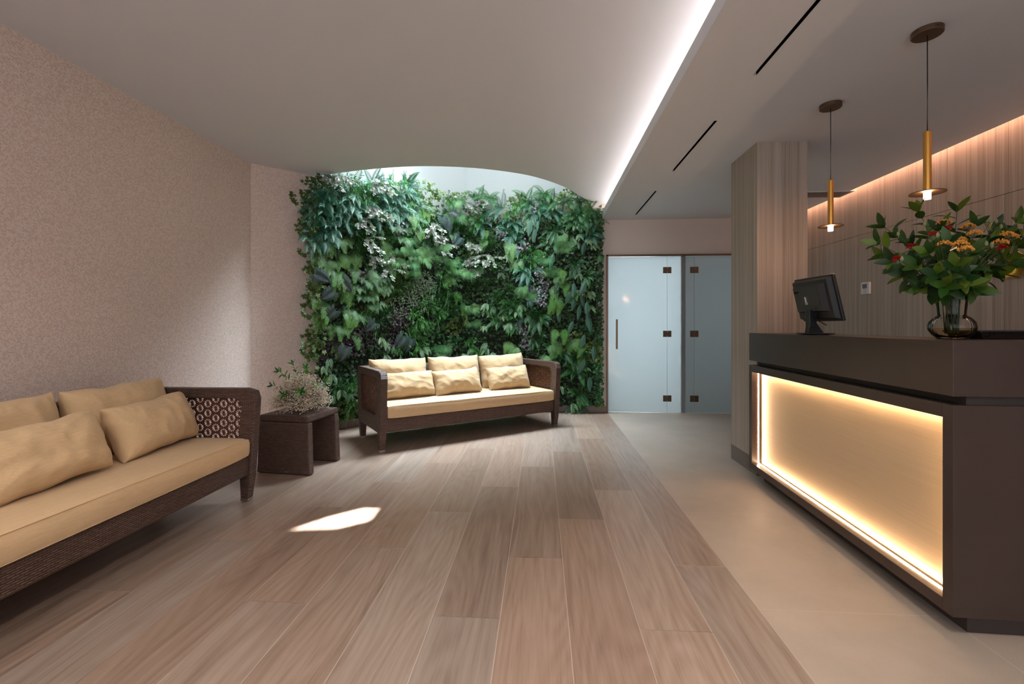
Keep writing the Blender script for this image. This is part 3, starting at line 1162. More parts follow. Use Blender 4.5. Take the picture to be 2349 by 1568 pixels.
# ------------------------------------------------------------------ reception desk
D0, DZ = Vector((1.565, 1.835, 0)), R(-1.99)
DK = empty('reception_desk', D0, DZ, 'dark brown stone reception desk with a glowing amber front panel', 'desk')
DL, XE = 1.847, 1.75
DMX = Matrix.Translation(D0) @ Matrix.Rotation(DZ, 4, 'Z')
mb = MB()
mb.prism([(0, 0), (XE, 0), (XE, .36), (.36, .36), (.36, DL), (0, DL)], .931, 1.144)
mb.build('countertop', M['desk'], DK, bevel=.0015)
mb = MB()
mb.prism([(.055, .012), (XE, .012), (XE, .34), (.34, .34), (.34, DL - .04), (.055, DL - .04)], .8975, .9305)
mb.build('shadow_gap', plain('shadow_gap_board', lin(40, 34, 32), .6), DK)
fw = .048
mb = MB()
dp = .078
mb.box(0, XE, 0, fw, .091, .897)
mb.box(0, dp, DL - fw, DL, .091, .897)
mb.box(0, dp, fw + .0004, DL - fw - .0004, .844, .897)
mb.box(0, dp, fw + .0004, DL - fw - .0004, .091, .140)
mb.box(dp + .014, XE, fw + .0004, .32, .091, .897)
mb.box(dp + .014, .34, .3204, DL, .091, .897)
mb.build('carcass', M['desk'], DK, bevel=.0012)
MB().prism([(.10, .062), (XE, .062), (XE, .30), (.33, .30), (.33, DL - .03), (.10, DL - .03)], 0, .0905).build('plinth', plain('plinth_board', lin(62, 52, 48), .6), DK)
t = NT('champagne_panel')
o_ = t.coord()
br = t.noise(t.mapping(o_, (1, 2.0, 160)), 1.0, 3)
c_ = t.mix(br, lin(204, 178, 142), lin(220, 194, 158))
t.set(color=c_, rough=.42, metal=.25, spec=.5, normal=t.bump(br, .04, .001))
tag(MB().box(dp - .004, dp + .010, fw, DL - fw, .138, .846).build('light_panel', t.m, DK), 'amber lit front panel')
led = glow('warm_led', (1.0, 0.68, 0.42), LED_E)
led_t = led.node_tree
gm = led_t.nodes.new('ShaderNodeNewGeometry')
sp_ = led_t.nodes.new('ShaderNodeSeparateXYZ')
led_t.links.new(gm.outputs['Position'], sp_.inputs[0])
ad = led_t.nodes.new('ShaderNodeMath')
ad.operation = 'ADD'
led_t.links.new(sp_.outputs[1], ad.inputs[0])
led_t.links.new(sp_.outputs[2], ad.inputs[1])
sn = led_t.nodes.new('ShaderNodeMath')
sn.operation = 'PINGPONG'
sn.inputs[1].default_value = .0085
led_t.links.new(ad.outputs[0], sn.inputs[0])
mr = led_t.nodes.new('ShaderNodeMapRange')
mr.inputs['From Max'].default_value = .0085
mr.inputs['To Min'].default_value = LED_E * .35
mr.inputs['To Max'].default_value = LED_E * 1.65
led_t.links.new(sn.outputs[0], mr.inputs['Value'])
led_t.links.new(mr.outputs[0], led_t.nodes['Principled BSDF'].inputs['Emission Strength'])
xs = .046
mbl = [MB() for _ in range(4)]
a0, a1, b0, b1 = fw, DL - fw, .140, .844
mbl[0].box(xs, xs + .007, a0 + .002, a1 - .002, b0 + .0003, b0 + .0028)
mbl[1].box(xs, xs + .007, a0 + .002, a1 - .002, b1 - .0028, b1 - .0003)
mbl[2].box(xs, xs + .007, a1 - .0028, a1 - .0003, b0 + .004, b1 - .004)
mbl[3].box(xs, xs + .007, a0 + .0003, a0 + .0028, b0 + .004, b1 - .004)
for m_ in mbl:
    tag(m_.build('led_strip', led, DK), 'glowing warm strip light along the panel edge')


def desk_pt(x, y, z):
    return DMX @ Vector((x, y, z))


# ------------------------------------------------------------------ monitor, its back to the lobby
MO = empty('computer_monitor', Vector((1.690, 2.925, 1.1442)), R(-88), 'black computer monitor seen from behind on the far end of the reception desk', 'monitor')
# local frame: -y looks at the lobby (the back), +y is the screen side
dk = plain('black_monitor_plastic', lin(27, 29, 31), .45)
tilt = Matrix.Translation((0, .015, .205)) @ Matrix.Rotation(R(13), 4, 'X')


def part(mb_, name, mat, parent, bevel=.003):
    return mb_.build(name, mat, parent, bevel=bevel)


mb = MB().box(-.188, .188, 0, .018, -.125, .155, tilt)
case = part(mb, 'casing', dk, MO, .006)
mb = MB()
bot = [tilt @ Vector(p) for p in ((-.165, -.03, -.10), (.165, -.03, -.10), (.180, .0, -.115), (-.180, .0, -.115))]
top = [tilt @ Vector(p) for p in ((-.165, -.03, .135), (.165, -.03, .135), (.180, .0, .148), (-.180, .0, .148))]
mb.hexa(bot, top)
part(mb, 'back_shell', dk, MO, .004)
mb = MB()
bot = [tilt @ Vector(p) for p in ((-.118, -.062, -.048), (.118, -.062, -.048), (.145, -.029, -.060), (-.145, -.029, -.060))]
top = [tilt @ Vector(p) for p in ((-.118, -.062, .104), (.118, -.062, .104), (.145, -.029, .118), (-.145, -.029, .118))]
mb.hexa(bot, top)
bulge = part(mb, 'electronics_cover', dk, MO, .003)
scr = MB().box(-.170, .170, .0182, .0192, -.105, .138, tilt).build('screen', plain('screen_glass', (.01, .01, .012), .15), MO)
for sx, sz in ((-.037, .06), (.037, .06), (-.037, -.015), (.037, -.015)):
    Mh = tilt @ Matrix.Translation((sx, -.0622, sz)) @ Matrix.Rotation(R(90), 4, 'X')
    MB().lathe([(.0022, 0), (.0022, .0008)], 10, Mh, cap=True).build('screw', M['void'], bulge)
wl_ = plain('label_paper', lin(210, 210, 208), .6)
for x0, x1, z0, z1 in ((-.018, -.003, .012, .044), (-.022, .002, -.004, .011)):
    MB().box(x0, x1, -.0628, -.0621, z0, z1, tilt).build('label_sticker', wl_, bulge)
mg = plain('small_print', lin(96, 98, 100), .6)
mb = MB()
for k in range(9):
    mb.box(.006 + .0006 * (k % 3), .020 - .0015 * (k % 2), -.0626, -.0621, .046 - k * .0052, .048 - k * .0052, tilt)
mb.build('small_print', mg, bulge)
mb = MB()
for k in range(6):
    mb.box(-.0205, .0005 - .002 * (k % 2), -.06305, -.0628, -.0025 + k * .0022, -.0015 + k * .0022, tilt)
mb.build('label_print', M['black'], bulge)


def text_mesh(body, size, depth, mat, parent, Mx, name):
    cu = bpy.data.curves.new(name, 'FONT')
    cu.body = body
    cu.size = size
    cu.extrude = depth
    ob = bpy.data.objects.new(name, cu)
    COL.objects.link(ob)
    bpy.context.view_layer.update()
    me = bpy.data.meshes.new_from_object(ob.evaluated_get(bpy.context.evaluated_depsgraph_get()))
    bpy.data.objects.remove(ob)
    me.transform(Mx)
    me.materials.clear()
    me.materials.append(mat)
    o = bpy.data.objects.new(name, me)
    COL.objects.link(o)
    o.parent = parent
    return o


text_mesh('acer', .030, .0004, M['void'], bulge, tilt @ Matrix.Translation((-.112, -.0625, .070)) @ Matrix.Rotation(R(90), 4, 'X'), 'logo')
mb = MB()
mb.hexa([(-.022, -.045, .045), (.022, -.045, .045), (.022, -.005, .045), (-.022, -.005, .045)], [(-.022, -.048, .155), (.022, -.048, .155), (.022, .0, .155), (-.022, .0, .155)])
part(mb, 'neck', dk, MO)
mb = MB()
mb.hexa([(-.016, -.055, .012), (.016, -.055, .012), (.016, .045, .012), (-.016, .045, .012)], [(-.016, -.045, .075), (.016, -.045, .075), (.016, .0, .075), (-.016, .0, .075)])
part(mb, 'stand_foot', dk, MO)
mb = MB()
Me = Matrix.Diagonal((1.25, .95, 1, 1))
mb.lathe([(.0, .004), (.085, .004), (.1, .009), (.098, .012), (.0, .015)], 40, Me)
mb.lathe([(.0, .0), (.07, .0), (.07, .004)], 32, Me)
mb.build('stand_base', dk, MO)
MB().tube([(.06, -.028, .20), (.065, -.045, .16), (.055, -.04, .11), (.04, .0, .085), (.03, .05, .06)], .003, 6).build('cable', M['black'], MO, smooth=True)

# ------------------------------------------------------------------ low black box beside the vase
bx = Vector((2.075, 2.093, 1.1442))
CB = empty('cash_box', bx, R(-2), 'low flat black metal box lying on the reception desk beside the glass vase', 'box')
bk_ = plain('black_box_metal', lin(34, 26, 25), .35, .3)
mb = MB().hexa([(-.225, -.075, 0), (.36, -.075, 0), (.36, .09, 0), (-.225, .09, 0)], [(-.240, -.082, .028), (.36, -.082, .028), (.36, .09, .028), (-.240, .09, .028)])
bd = mb.build('body', bk_, CB, bevel=.002)
MB().box(-.249, .37, -.090, .10, .0285, .037).build('lid', M['black'], CB, bevel=.003)
for x_ in (-.205, -.19, .1, .115):
    MB().lathe([(.0028, 0), (.0028, .001)], 10, Matrix.Translation((x_, -.0815, .022)) @ Matrix.Rotation(R(90), 4, 'X'), cap=True).build('screw', M['void'], bd)
MB().tube([(-.222, -.0795, .012), (-.215, -.0800, .011), (-.207, -.0810, .016)], .0013, 6).build('latch', M['void'], bd, smooth=True)

# ------------------------------------------------------------------ glass vase and flowers
VP = Vector((1.738, 2.044, 1.1442))
VZ = empty('glass_vase', VP, 0, 'clear ribbed glass vase with a round bulb standing on the reception desk', 'vase')


def clear(name, tint, gloss, ior):
    t_ = NT(name)
    t_.t.nodes.remove(t_.p)
    tr_ = t_.n('ShaderNodeBsdfTransparent')
    tr_.inputs['Color'].default_value = tint + (1,)
    g_ = t_.n('ShaderNodeBsdfGlossy')
    g_.inputs['Roughness'].default_value = gloss
    f_ = t_.n('ShaderNodeFresnel')
    f_.inputs['IOR'].default_value = ior
    m_ = t_.n('ShaderNodeMixShader')
    t_.t.links.new(f_.outputs[0], m_.inputs[0])
    t_.t.links.new(tr_.outputs[0], m_.inputs[1])
    t_.t.links.new(g_.outputs[0], m_.inputs[2])
    t_.t.links.new(m_.outputs[0], t_.out.inputs['Surface'])
    return t_


tg = clear('clear_glass', (0.985, 0.98, 0.97), .04, 1.22)
tw = clear('vase_water', (0.93, 0.84, 0.68), .02, 1.1)
oprof = [(.0, .0), (.046, .0), (.050, .004), (.064, .018), (.0755, .038), (.0775, .052), (.073, .072), (.060, .089), (.047, .098), (.0455, .104), (.047, .125), (.0505, .160), (.0535, .188)]
iprof = [(.0515, .188), (.0485, .160), (.045, .125), (.0435, .104), (.045, .099), (.0575, .088), (.0705, .072), (.075, .052), (.073, .038), (.062, .0195), (.048, .007), (.0, .006)]
mb = MB()
vs, fs = [], []
NV = 120
prof = oprof + iprof
for i, (r_, z_) in enumerate(prof):
    for k in range(NV):
        a = 2 * math.pi * k / NV
        rib = .0011 * math.cos(a * 40) if (.01 < z_ < .095 and i < len(oprof)) else 0
        vs.append(((r_ + rib) * math.cos(a), (r_ + rib) * math.sin(a), z_))
for i in range(len(prof) - 1):
    for k in range(NV):
        fs.append((i * NV + k, i * NV + (k + 1) % NV, (i + 1) * NV + (k + 1) % NV, (i + 1) * NV + k))
mb.add(vs, fs)
vb = mb.build('vase_body', tg.m, VZ, smooth=True, uv=False)
wp = [(.0, .0075), (.0465, .0085), (.060, .020), (.0715, .038), (.0735, .047), (.0735, .0475), (.0, .0475)]
MB().lathe(wp, 48).build('water', tw.m, VZ, smooth=True, uv=False)

rf = random.Random(77)
FB = empty('flower_arrangement', VP + Vector((0, 0, .012)), 0, 'leafy green flower arrangement with orange and red blooms in the glass vase', 'flowers')
FO = VP + Vector((0, 0, .012))
gcols = [lin(40, 78, 22), lin(58, 92, 24), lin(32, 64, 24), lin(88, 112, 28)]
tips = [(2195, 486, 1.92), (2108, 486, 1.98), (2030, 522, 1.95), (2018, 560, 1.88), (2030, 590, 2.0), (2052, 600, 1.82), (2076, 632, 1.90), (2118, 658, 1.83),
        (2330, 512, 1.95), (2345, 555, 1.88), (2310, 592, 1.80), (2285, 628, 1.85), (2236, 660, 1.80), (2277, 530, 2.02), (2236, 520, 1.95), (2155, 530, 1.87),
        (2176, 560, 1.78), (2130, 580, 1.77), (2225, 585, 1.77), (2190, 610, 1.74), (2150, 630, 1.76), (2270, 560, 1.82), (2095, 560, 1.95), (2060, 545, 2.05),
        (2310, 545, 2.08), (2210, 640, 1.75), (2360, 590, 1.98), (2380, 530, 2.0), (2170, 655, 1.76), (2105, 610, 1.80), (2250, 615, 2.08), (2140, 540, 2.1)]
for i, (px, py, dd) in enumerate(tips):
    tip = on_depth(px, py, dd) - FO
    a = rf.uniform(0, 6.28)
    base = Vector((.022 * math.cos(a), .022 * math.sin(a), .012))
    hd_ = Vector((tip.x, tip.y, 0))
    nk = Vector((hd_.x * .14, hd_.y * .14, .175))
    if nk.xy.length > .038:
        nk.xy = nk.xy.normalized() * .038
    # stem: from the bulb through the neck to the tip
    mid = nk + Vector((hd_.x * .25, hd_.y * .25, max(.03, tip.z - .175) * .55))
    P = bez(base, (base + nk) / 2, nk, 4)[:-1] + bez(nk, mid, tip, 12)
    mb = MB()
    m_ = len(P)
    mb.tube(P, [.0022 * (1 - .5 * k / m_) for k in range(m_)], 5, col=(.06, .075, .03))
    nl = 7
    for k in range(nl):
        t_ = .30 + .7 * (k + .5) / nl
        ii = min(m_ - 2, int(3 + t_ * (m_ - 4)))
        if P[ii].z < .19:
            continue
        d = (P[ii + 1] - P[ii]).normalized()
        a_ = d.cross(Vector((0, 0, 1)))
        a_ = a_.normalized() if a_.length > .1 else Vector((1, 0, 0))
        b_ = d.cross(a_)
        ang = k * 2.4 + i
        out = a_ * math.cos(ang) + b_ * math.sin(ang)
        leaf(mb, P[ii], d * .7 + out, d, .086 * rf.uniform(.75, 1.15), .034 * rf.uniform(.8, 1.15), rf.uniform(.2, .8), jitter(rf.choice(gcols), rf, .2), 6, .18)
    d = (P[-1] - P[-2]).normalized()
    a_ = d.cross(Vector((0, 0, 1)))
    a_ = a_.normalized() if a_.length > .1 else Vector((1, 0, 0))
    b_ = d.cross(a_)
    for k in range(4):
        out = a_ * math.cos(k * 1.6 + i) + b_ * math.sin(k * 1.6 + i)
        leaf(mb, P[-1], d * .9 + out * .6, d, .076 * rf.uniform(.8, 1.1), .031, .3, jitter(rf.choice(gcols), rf, .2), 6, .18)
    mb.build('leafy_stem', M['leaf'], FB, uv=False, smooth=True)


def zpt(x, y):
    return 1950 + x * .2424, 440 + y * .2424


def bloom(name, zx, zy, dd, kind_):
    px, py = zpt(zx, zy)
    c = on_depth(px, py, dd - .09) - FO
    mb = MB()
    nk = Vector((c.x * .08, c.y * .08, .18))
    mb.tube([nk] + bez(nk, nk + (c - nk) * .5 + Vector((0, 0, .02)), c, 6)[1:], .0014, 4, col=(.09, .12, .04))
    if kind_ == 'yarrow':
        for k in range(90):
            a, r_ = rf.uniform(0, 6.28), .025 * math.sqrt(rf.random())
            p = c + Vector((r_ * math.cos(a), r_ * math.sin(a), .010 - r_ * r_ * 24 + rf.uniform(-.003, .003)))
            s_ = .0034
            vs = [p + Vector(v) * s_ for v in ((1, 0, 0), (0, 1, 0), (-1, 0, 0), (0, -1, 0), (0, 0, 1), (0, 0, -1))]
            mb.add(vs, [(0, 1, 4), (1, 2, 4), (2, 3, 4), (3, 0, 4), (1, 0, 5), (2, 1, 5), (3, 2, 5), (0, 3, 5)], jitter(lin(236, 160, 62), rf, .2))
            if k % 6 == 0:
                mb.tube([c - Vector((0, 0, .016)), p], .0006, 3, col=(.10, .13, .05), cap=False)
    elif kind_ == 'carnation':
        for k in range(26):
            a = rf.uniform(0, 6.28)
            el = rf.uniform(.1, 1.4)
            d = Vector((math.cos(a) * math.cos(el), math.sin(a) * math.cos(el), math.sin(el)))
            leaf(mb, c + d * .002, d, Vector((0, 0, 1)) + d * .1, .019, .016, .9, jitter(lin(196, 44, 40), rf, .2), 3, .5)
        mb.lathe([(.001, -.018), (.006, -.014), (.0065, -.004), (.004, .002)], 8, Matrix.Translation(c))
        mb.c += [(.10, .15, .05)] * (len(mb.v) - len(mb.c))
    else:
        mb.lathe([(.0005, -.009), (.0045, -.005), (.0058, .001), (.0035, .008), (.0005, .012)], 8, Matrix.Translation(c))
        mb.c += [(.25, .28, .14)] * (len(mb.v) - len(mb.c))
    mb.build(name, M['petal'], FB, uv=False)


for (x, y, dd) in ((1090, 540, 1.72), (1045, 488, 1.78), (1180, 390, 1.86), (890, 285, 1.95), (1120, 325, 1.92), (1485, 405, 1.85), (890, 490, 1.82), (1535, 425, 1.9), (1420, 475, 1.85), (1030, 450, 1.9)):
    bloom('yarrow_flower', x, y, dd, 'yarrow')
for (x, y, dd) in ((785, 412, 1.78), (928, 355, 1.9), (452, 640, 1.84), (585, 520, 1.9), (1440, 535, 1.84)):
    bloom('red_carnation', x, y, dd, 'carnation')
for (x, y, dd) in ((1325, 275, 1.9), (1385, 280, 1.93), (705, 305, 1.9), (830, 410, 1.75), (490, 635, 1.82), (1430, 330, 1.9), (1290, 490, 1.8), (1340, 500, 1.83), (455, 400, 1.95), (760, 455, 1.8), (1240, 530, 1.86)):
    bloom('flower_bud', x, y, dd, 'bud')

# ------------------------------------------------------------------ pendant lamps
bulb = glow('pendant_led', (1.0, 0.72, 0.42), 28.0)


def pendant(x, y, label):
    P_ = empty('pendant_lamp', (x, y, ZS), 0, label, 'lamp', 'slim gold pendant lamps over the reception desk')
    cn = MB().lathe([(.0, -.026), (.061, -.026), (.0636, -.0235), (.0636, 0.0)], 48).build('ceiling_canopy', M['bronze'], P_)
    MB().lathe([(.002, 0), (.002, .0008)], 8, Matrix.Translation((-.003, -.0635, -.013)) @ Matrix.Rotation(R(90), 4, 'X'), cap=True).build('screw', M['void'], cn)
    MB().tube([(0, 0, -.024), (.0008, 0, -.25), (0, 0, -.506)], .0022, 6).build('cord', M['black'], P_, smooth=True)
    MB().lathe([(.0, -.504), (.0155, -.504), (.0163, -.506), (.0163, -.808), (.0, -.808)], 32).build('tube_body', M['gold'], P_)
    MB().lathe([(.0163, -.806), (.073, -.8075), (.0735, -.8095), (.073, -.8110), (.0163, -.8112)], 48).build('disc_shade', plain('dark_bronze_disc', lin(96, 80, 60), .35, 1.0), P_)
    MB().lathe([(.0, -.8085), (.0145, -.809), (.0150, -.822), (.0135, -.8225), (.0135, -.825), (.0150, -.8255), (.0145, -.840), (.0, -.8415)], 24).build('light_bulb', bulb, P_)
    lamp('pendant_light', 'POINT', (x, y, ZS - .86), (0, 0, 0), PEND_W, (1.0, 0.48, 0.24), shadow_soft_size=.018)
    return P_


pendant(1.920, 2.393, 'gold tube pendant lamp hanging above the flower vase')
pendant(1.921, 3.153, 'gold tube pendant lamp hanging above the computer monitor')

# ------------------------------------------------------------------ small things on the panelled wall and ceiling
TH = empty('wall_thermostat', (3.4498, 5.055, 1.597), R(-90), 'white wall thermostat with a small grey screen on the wood panelling', 'thermostat')
MB().box(-.062, .062, -.022, 0, -.062, .062).build('body', plain('white_plastic', lin(216, 216, 218), .4), TH, bevel=.004)
MB().box(-.035, .030, -.0232, -.0215, .0, .046).build('screen', plain('lcd_grey', lin(96, 106, 106), .25), TH)
mb = MB()
for a in ((-.018, .014, -.012, -.010), (-.018, .014, -.046, -.044), (-.018, -.016, -.046, -.010), (.012, .014, -.046, -.010)):
    mb.box(a[0], a[1], -.0232, -.0215, a[2], a[3])
mb.build('button', plain('grey_print', lin(150, 150, 152), .5), TH)
# ribbed gold rosette
RP = on_plane(2338, 607, (3.45, 0, 0), (-1, 0, 0))
RS = empty('wall_rosette', (3.449, RP.y, RP.z), R(-90), 'gold ribbed lily-pad wall ornament half hidden by the flowers', 'ornament')
mb = MB()
vs, fs = [], []
NR = 96
for j, r_ in enumerate((.018, .04, .062, .082, .100)):
    for k in range(NR + 1):
        a = R(35) + k / NR * R(325)
        rr = r_ * (1 + (.05 * math.sin(a * 5) if j > 2 else 0))
        dep = -.02 - .018 * (j / 4) ** 2 - .0022 * math.sin(k * math.pi) - (.0028 if k % 2 else 0)
        vs.append((rr * math.cos(a), dep, rr * math.sin(a)))
for j in range(4):
    for k in range(NR):
        b_ = j * (NR + 1) + k
        fs.append((b_, b_ + 1, b_ + NR + 2, b_ + NR + 1))
mb.add(vs, fs)
ro_ = mb.build('ribbed_disc', plain('antique_gold', lin(170, 150, 70), .35, 1.0), RS)
so = ro_.modifiers.new('solid', 'SOLIDIFY')
so.thickness = .003
MB().tube([(0, 0, 0), (.0, -.02, .0), (.03, -.03, .012)], .004, 6).build('bracket', M['black'], RS, smooth=True)
# ceiling grille beyond the pillar
gp = on_z(1880, 445.5, ZS)
CG = empty('ceiling_grille', (gp.x, gp.y, ZS), 0, 'flat grey ceiling air grille beyond the wood pillar', 'vent')
MB().box(-.30, .30, -.13, .13, -.006, 0).build('frame', M['ceiling'], CG, bevel=.002)
MB().box(-.27, .27, -.10, .10, -.0075, -.006).build('grille', plain('grille_dark', lin(120, 112, 108), .7), CG)

# ------------------------------------------------------------------ living wall
LW = empty('vertical_garden', (-0.9, 6.2, 0), 0, 'lush green living wall of ferns, ivy, palms and grasses behind the sofa', 'plant wall')
LWI = LW.matrix_world.inverted()
LWI = Matrix.Translation((0.9, -6.2, 0))


def wall_pt(px, py, off):
    """point on the planted surface, off metres in front of the wall, with the outward normal"""
    d = ray(px, py)
    o = Vector((0, 0, EYE))
    best = None
    for p0, n_ in ((A + nD * off, nD), (Vector((0, YD - off, 0)), Vector((0, -1, 0)))):
        den = d.dot(n_)
        t_ = (p0 - o).dot(n_) / den
        if best is None or t_ < best[0]:
            best = (t_, n_)
    return o + d * best[0], best[1]


def wall_uv(s, z, off):
    """point by running length along the wall (0 at the left end of the planting)"""
    L1 = (Cn - B).length
    if s < L1:
        p = B + eD * s
        return Vector((p.x, p.y, z)) + nD * off, nD
    return Vector((Cn.x + (s - L1), YD - off, z)), Vector((0, -1, 0))


L_TOT = (Cn - B).length + (0.80 - Cn.x)
TOP = [(0.0, 2.84), (0.35, 2.86), (0.9, 2.84), (1.5, 2.80), (1.85, 2.74), (2.05, 2.66), (2.4, 2.76), (2.7, 2.74), (3.1, 2.74), (3.5, 2.78), (3.9, 2.80), (L_TOT, 2.68)]


def top_at(s):
    for (a, za), (b, zb) in zip(TOP[:-1], TOP[1:]):
        if s <= b:
            return za + (zb - za) * (s - a) / (b - a)
    return TOP[-1][1]


# backing panels
L1 = (Cn - B).length
mb = MB()
pts = []
steps = [0.02 + k * (L_TOT - .04) / 24 for k in range(25)]
for s in steps:
    z1 = top_at(s) - .10
    for off in (0.004, 0.06):
        for z in (.10, z1):
            p, n_ = wall_uv(s, z, off)
            pts.append(p - Vector((-0.9, 6.2, 0)))
fs = []
for k in range(24):
    a, b = 4 * k, 4 * k + 4
    fs += [(a + 2, b + 2, b + 3, a + 3), (a + 1, a + 3, b + 3, b + 1), (a, b, b + 2, a + 2), (a, a + 1, b + 1, b)]
fs += [(0, 2, 3, 1), (96, 97, 99, 98)]
mb.add(pts, fs)
mb.build('backing_panel', plain('dark_moss_felt', lin(24, 30, 18), .95), LW)

rp = random.Random(404)
G = dict(
    blue=[lin(52, 110, 84), lin(66, 126, 96), lin(40, 96, 70), lin(80, 134, 108)],
    mid=[lin(52, 106, 56), lin(66, 122, 62), lin(44, 92, 48)],
    bright=[lin(90, 142, 60), lin(76, 130, 54), lin(108, 156, 72)],
    palm=[lin(90, 136, 84), lin(74, 122, 70), lin(110, 152, 98)],
    grass=[lin(74, 128, 62), lin(92, 142, 80), lin(60, 112, 56)],
    silver=[lin(128, 142, 120), lin(150, 152, 142), lin(112, 132, 100), lin(156, 148, 144)],
    mauve=[lin(112, 108, 112), lin(128, 122, 124), lin(96, 100, 96)],
    slate=[lin(60, 76, 74), lin(70, 84, 84), lin(54, 70, 66)],
    cast=[lin(58, 98, 78), lin(68, 108, 86), lin(50, 88, 70)],
    purple=[lin(80, 52, 66), lin(58, 38, 50), lin(118, 92, 108), lin(70, 70, 62)],
    ivy=[lin(48, 84, 44), lin(60, 98, 52), lin(38, 68, 38), lin(80, 112, 70)],
    maple=[lin(84, 112, 46), lin(102, 128, 58), lin(68, 94, 40)],
    sedum=[lin(120, 136, 112), lin(142, 154, 130), lin(98, 116, 92)],
    strap=[lin(98, 134, 88), lin(80, 120, 76), lin(118, 150, 104)],
    bamboo=[lin(64, 130, 54), lin(78, 144, 62), lin(90, 150, 74)],
)
X_, Y_, Z_ = Vector((1, 0, 0)), Vector((0, 1, 0)), Vector((0, 0, 1))


def vdir(a, out, upk):
    """direction: a = angle in the wall plane (0 right, 90 up), out towards the room"""
    return Vector((math.cos(a), -out, math.sin(a) + upk)).normalized()


def simple_leaf(mb, p, d, side, L, Wd, col, droop=.2):
    p, d = Vector(p), Vector(d)
    m1 = p + d * L * .45 - Z_ * droop * L * .12
    t_ = p + d * L - Z_ * droop * L * .5
    mb.add([p, m1 + side * Wd / 2, t_, m1 - side * Wd / 2], [(0, 1, 2), (0, 2, 3)], col)


def pinnate(mb, p0, d0, L, Wd, cols, r_, droop=1.0, npairs=18, pw=.012, taper=.75, serr=False, up=None):
    """one fern or feather-palm frond"""
    pts, dirs = [Vector(p0)], []
    d = Vector(d0).normalized()
    st = L / npairs
    c = jitter(r_.choice(cols), r_, .12)
    for i in range(npairs):
        d = (d - Z_ * droop * st / L * 1.6 * (i / npairs + .25)).normalized()
        dirs.append(d.copy())
        pts.append(pts[-1] + d * st)
    for i in range(npairs):
        t_ = (i + .5) / npairs
        w = Wd * (math.sin(math.pi * min(1, t_ * .92 + .12) ** taper) ** .75) * .5 + .004
        d = dirs[i]
        side = d.cross(Y_ * -1 + Z_ * .3)
        side = side.normalized() if side.length > .05 else X_
        nrm = side.cross(d).normalized()
        for sg in (-1, 1):
            dd = (side * sg + d * .35 - nrm * .12 * sg * sg).normalized()
            simple_leaf(mb, pts[i], dd, d, w, pw, (c[0] * r_.uniform(.9, 1.1), c[1] * r_.uniform(.9, 1.1), c[2]), .25)
    # midrib
    m = len(pts)
    vs = []
    for i, p in enumerate(pts):
        vs += [p + X_ * .0012 + Y_ * -.0008, p - X_ * .0012 + Y_ * -.0008]
    mb.add(vs, [(2 * i, 2 * i + 1, 2 * i + 3, 2 * i + 2) for i in range(m - 1)], (c[0] * 1.2, c[1] * 1.1, c[2] * .9))


def lobed(mb, c, nrm, upv, r0, col, lobes=5, depth=.45, cup=.15):
    """ivy or grape leaf: lobed outline fanned about its centre"""
    nrm = Vector(nrm).normalized()
    sx = Vector(upv).cross(nrm)
    sx = sx.normalized() if sx.length > .01 else X_
    up = nrm.cross(sx)
    vs = [Vector(c)]
    k = lobes * 2
    for i in range(k + 1):
        a = -math.pi / 2 + math.pi * .06 + (2 * math.pi - math.pi * .12) * i / k
        rr = r0 * (1.0 if i % 2 == 1 else 1 - depth)
        if i in (0, k):
            rr = r0 * .45
        rr *= 1.15 if abs(a - math.pi / 2) < .4 else 1
        vs.append(Vector(c) + sx * rr * math.cos(a) + up * rr * math.sin(a) - nrm * cup * rr * (1 if i % 2 else 0))
    mb.add(vs, [(0, i + 1, i + 2) for i in range(k)], col)


def p_sword(r_, cols, nf=9, L=.31, Wd=.080, droop=1.1):
    mb = MB()
    for k in range(nf):
        a = R(r_.uniform(-30, 210)) if k > 3 else R(r_.uniform(-140, -40))
        d = vdir(a, r_.uniform(.5, 1.3), .25)
        pinnate(mb, (r_.uniform(-.02, .02), .02, r_.uniform(-.02, .02)), d, L * r_.uniform(.7, 1.1), Wd * r_.uniform(.8, 1.15), cols, r_, droop * r_.uniform(.7, 1.2), 19, .0118)
    return mb


def p_lady(r_):
    mb = MB()
    for k in range(3):
        a = R(r_.uniform(-150, -30)) if k else R(-90)
        d = vdir(a, r_.uniform(.5, 1.0), .5)
        p0 = Vector((r_.uniform(-.02, .02), -.02, 0))
        L = .20 * r_.uniform(.8, 1.15)
        pts, dr = [p0], d
        n_ = 12
        c = jitter(r_.choice(G['bright']), r_, .12)
        for i in range(n_):
            dr = (dr - Z_ * .16).normalized()
            pts.append(pts[-1] + dr * L / n_)
            t_ = i / n_
            w = .080 * (1 - t_) ** 1.05 * min(1, (t_ + .12) * 4) + .006
            side = dr.cross(-Y_ + Z_ * .3).normalized()
            for sg in (-1, 1):
                dd = (side * sg + dr * .45).normalized()
                q = Vector(pts[-1])
                m_ = max(2, int(w / .010))
                for j in range(m_):
                    qq = q + dd * w * (j + .3) / m_
                    s2 = .0085 * (1 - j / m_) + .003
                    for s_ in (-1, 1):
                        simple_leaf(mb, qq, (dr * s_ + dd * .6).normalized(), dd, s2, .006, c, .1)
                simple_leaf(mb, q, dd, dr, w, .007, c, .2)
    return mb


